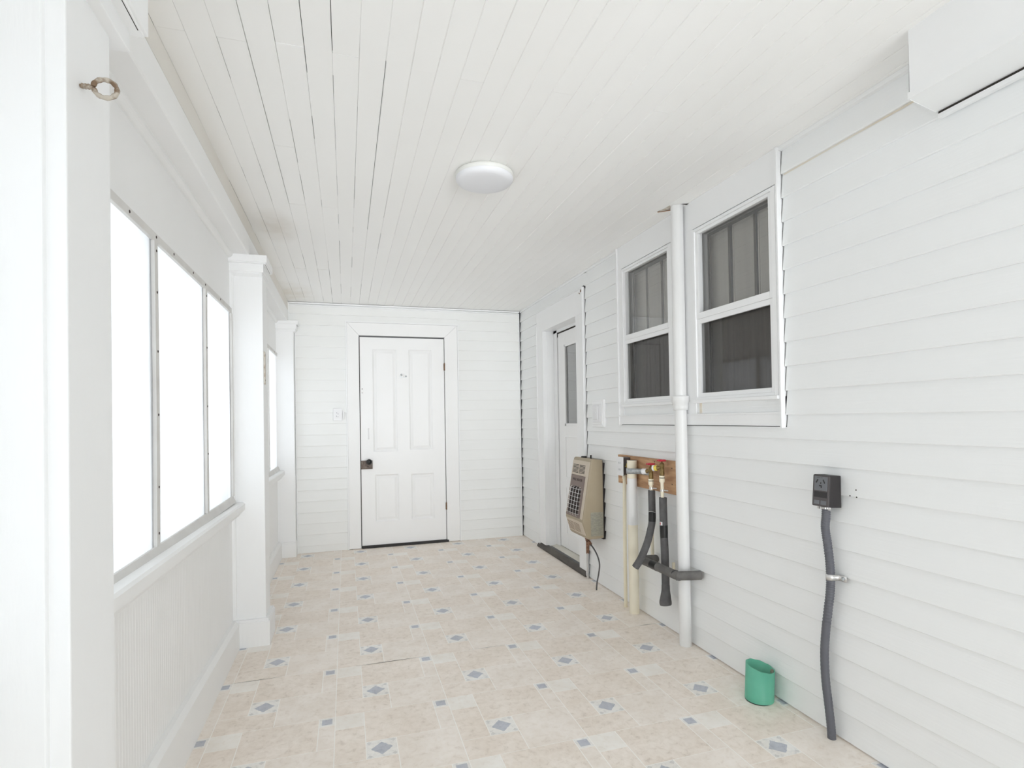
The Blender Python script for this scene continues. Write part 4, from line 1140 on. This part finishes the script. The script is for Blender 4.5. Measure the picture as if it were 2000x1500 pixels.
# old screw holes in the siding
for i, (y, z) in enumerate(((1.528, .944), (1.551, .9205), (1.524, .9185))):
    mb = MB(M['gap']); mb.lathe([(0, .0006), (.0022, .0006), (.0026, 0), (.0022, -.004)], (XR + .0022 if i == 0 else XR - .0004, y, z), (-1, 0, 0), 10)
    mb.build('screw_hole', None, label=('small dark screw hole in the siding, topmost of three right of the outlet', 'small dark screw hole nearest the dark outlet box', 'small dark screw hole at lower right of the trio beside the outlet')[i], category='hole', group='screw holes beside the dryer outlet')

# ------------------------------------------------------------------ green pipe stub
t = thing('green_pipe', (1.688, 1.952, 0), 'short green sewer pipe stub standing open on the floor', 'pipe')
mb = MB(M['green'], M['soil'], M['gap'])
R = .058; cx, cyy = 1.687, 1.951; n = 48
lean = (.012, .004)
vo, vi, bo, bi = [], [], [], []
for k in range(n):
    a = 2 * math.pi * k / n
    ca, sa = math.cos(a), math.sin(a)
    zt = .136 - .013 * (ca * .75 - sa * .66) + .0008 * math.sin(9 * a)
    vo.append((cx + lean[0] + R * ca, cyy + lean[1] + R * sa, zt)); vi.append((cx + lean[0] + (R - .004) * ca, cyy + lean[1] + (R - .004) * sa, zt))
    bo.append((cx + R * ca, cyy + R * sa, -.004)); bi.append((cx + (R - .004) * ca, cyy + (R - .004) * sa, -.004))
vs = bo + vo + vi + bi
mb.add(vs, [(r * n + k, r * n + (k + 1) % n, (r + 1) * n + (k + 1) % n, (r + 1) * n + k) for r in range(3) for k in range(n)], 0, True)
mb.add([(cx + (R - .005) * math.cos(2 * math.pi * k / n), cyy + (R - .005) * math.sin(2 * math.pi * k / n), .012) for k in range(n)], [tuple(range(n))], 1)
mb.build('pipe', t)
mb = MB(M['soil'])
rnd = random.Random(5)
for k in range(7):
    a = -.6 + rnd.uniform(-.25, .25); r = R - .010
    p = (cx + lean[0] + r * math.cos(a), cyy + lean[1] + r * math.sin(a), .108 + rnd.uniform(-.012, .014))
    mb.lathe([(0, -.008), (.005, -.005), (.007, 0), (.004, .006), (0, .007)], p, (rnd.uniform(-1, 1), rnd.uniform(-1, 1), 1), 7, smooth=False)
mb.build('debris', t)
mb = MB(M['gap'])
pts = []
for k in range(15):
    a = math.radians(150 + k * 9); pts.append((cx + (R + .006 * math.sin(k / 14 * math.pi)) * math.cos(a), cyy + (R + .006 * math.sin(k / 14 * math.pi)) * math.sin(a), .0011))
pts2 = [(cx + (R - .002) * math.cos(math.radians(150 + k * 9)), cyy + (R - .002) * math.sin(math.radians(150 + k * 9)), .0011) for k in range(15)]
mb.add(pts + pts2, [(i, i + 1, 15 + i + 1, 15 + i) for i in range(14)])
mb.build('cut_edge', t)

for o in list(bpy.data.objects):
    if '_o' in o: del o['_o']
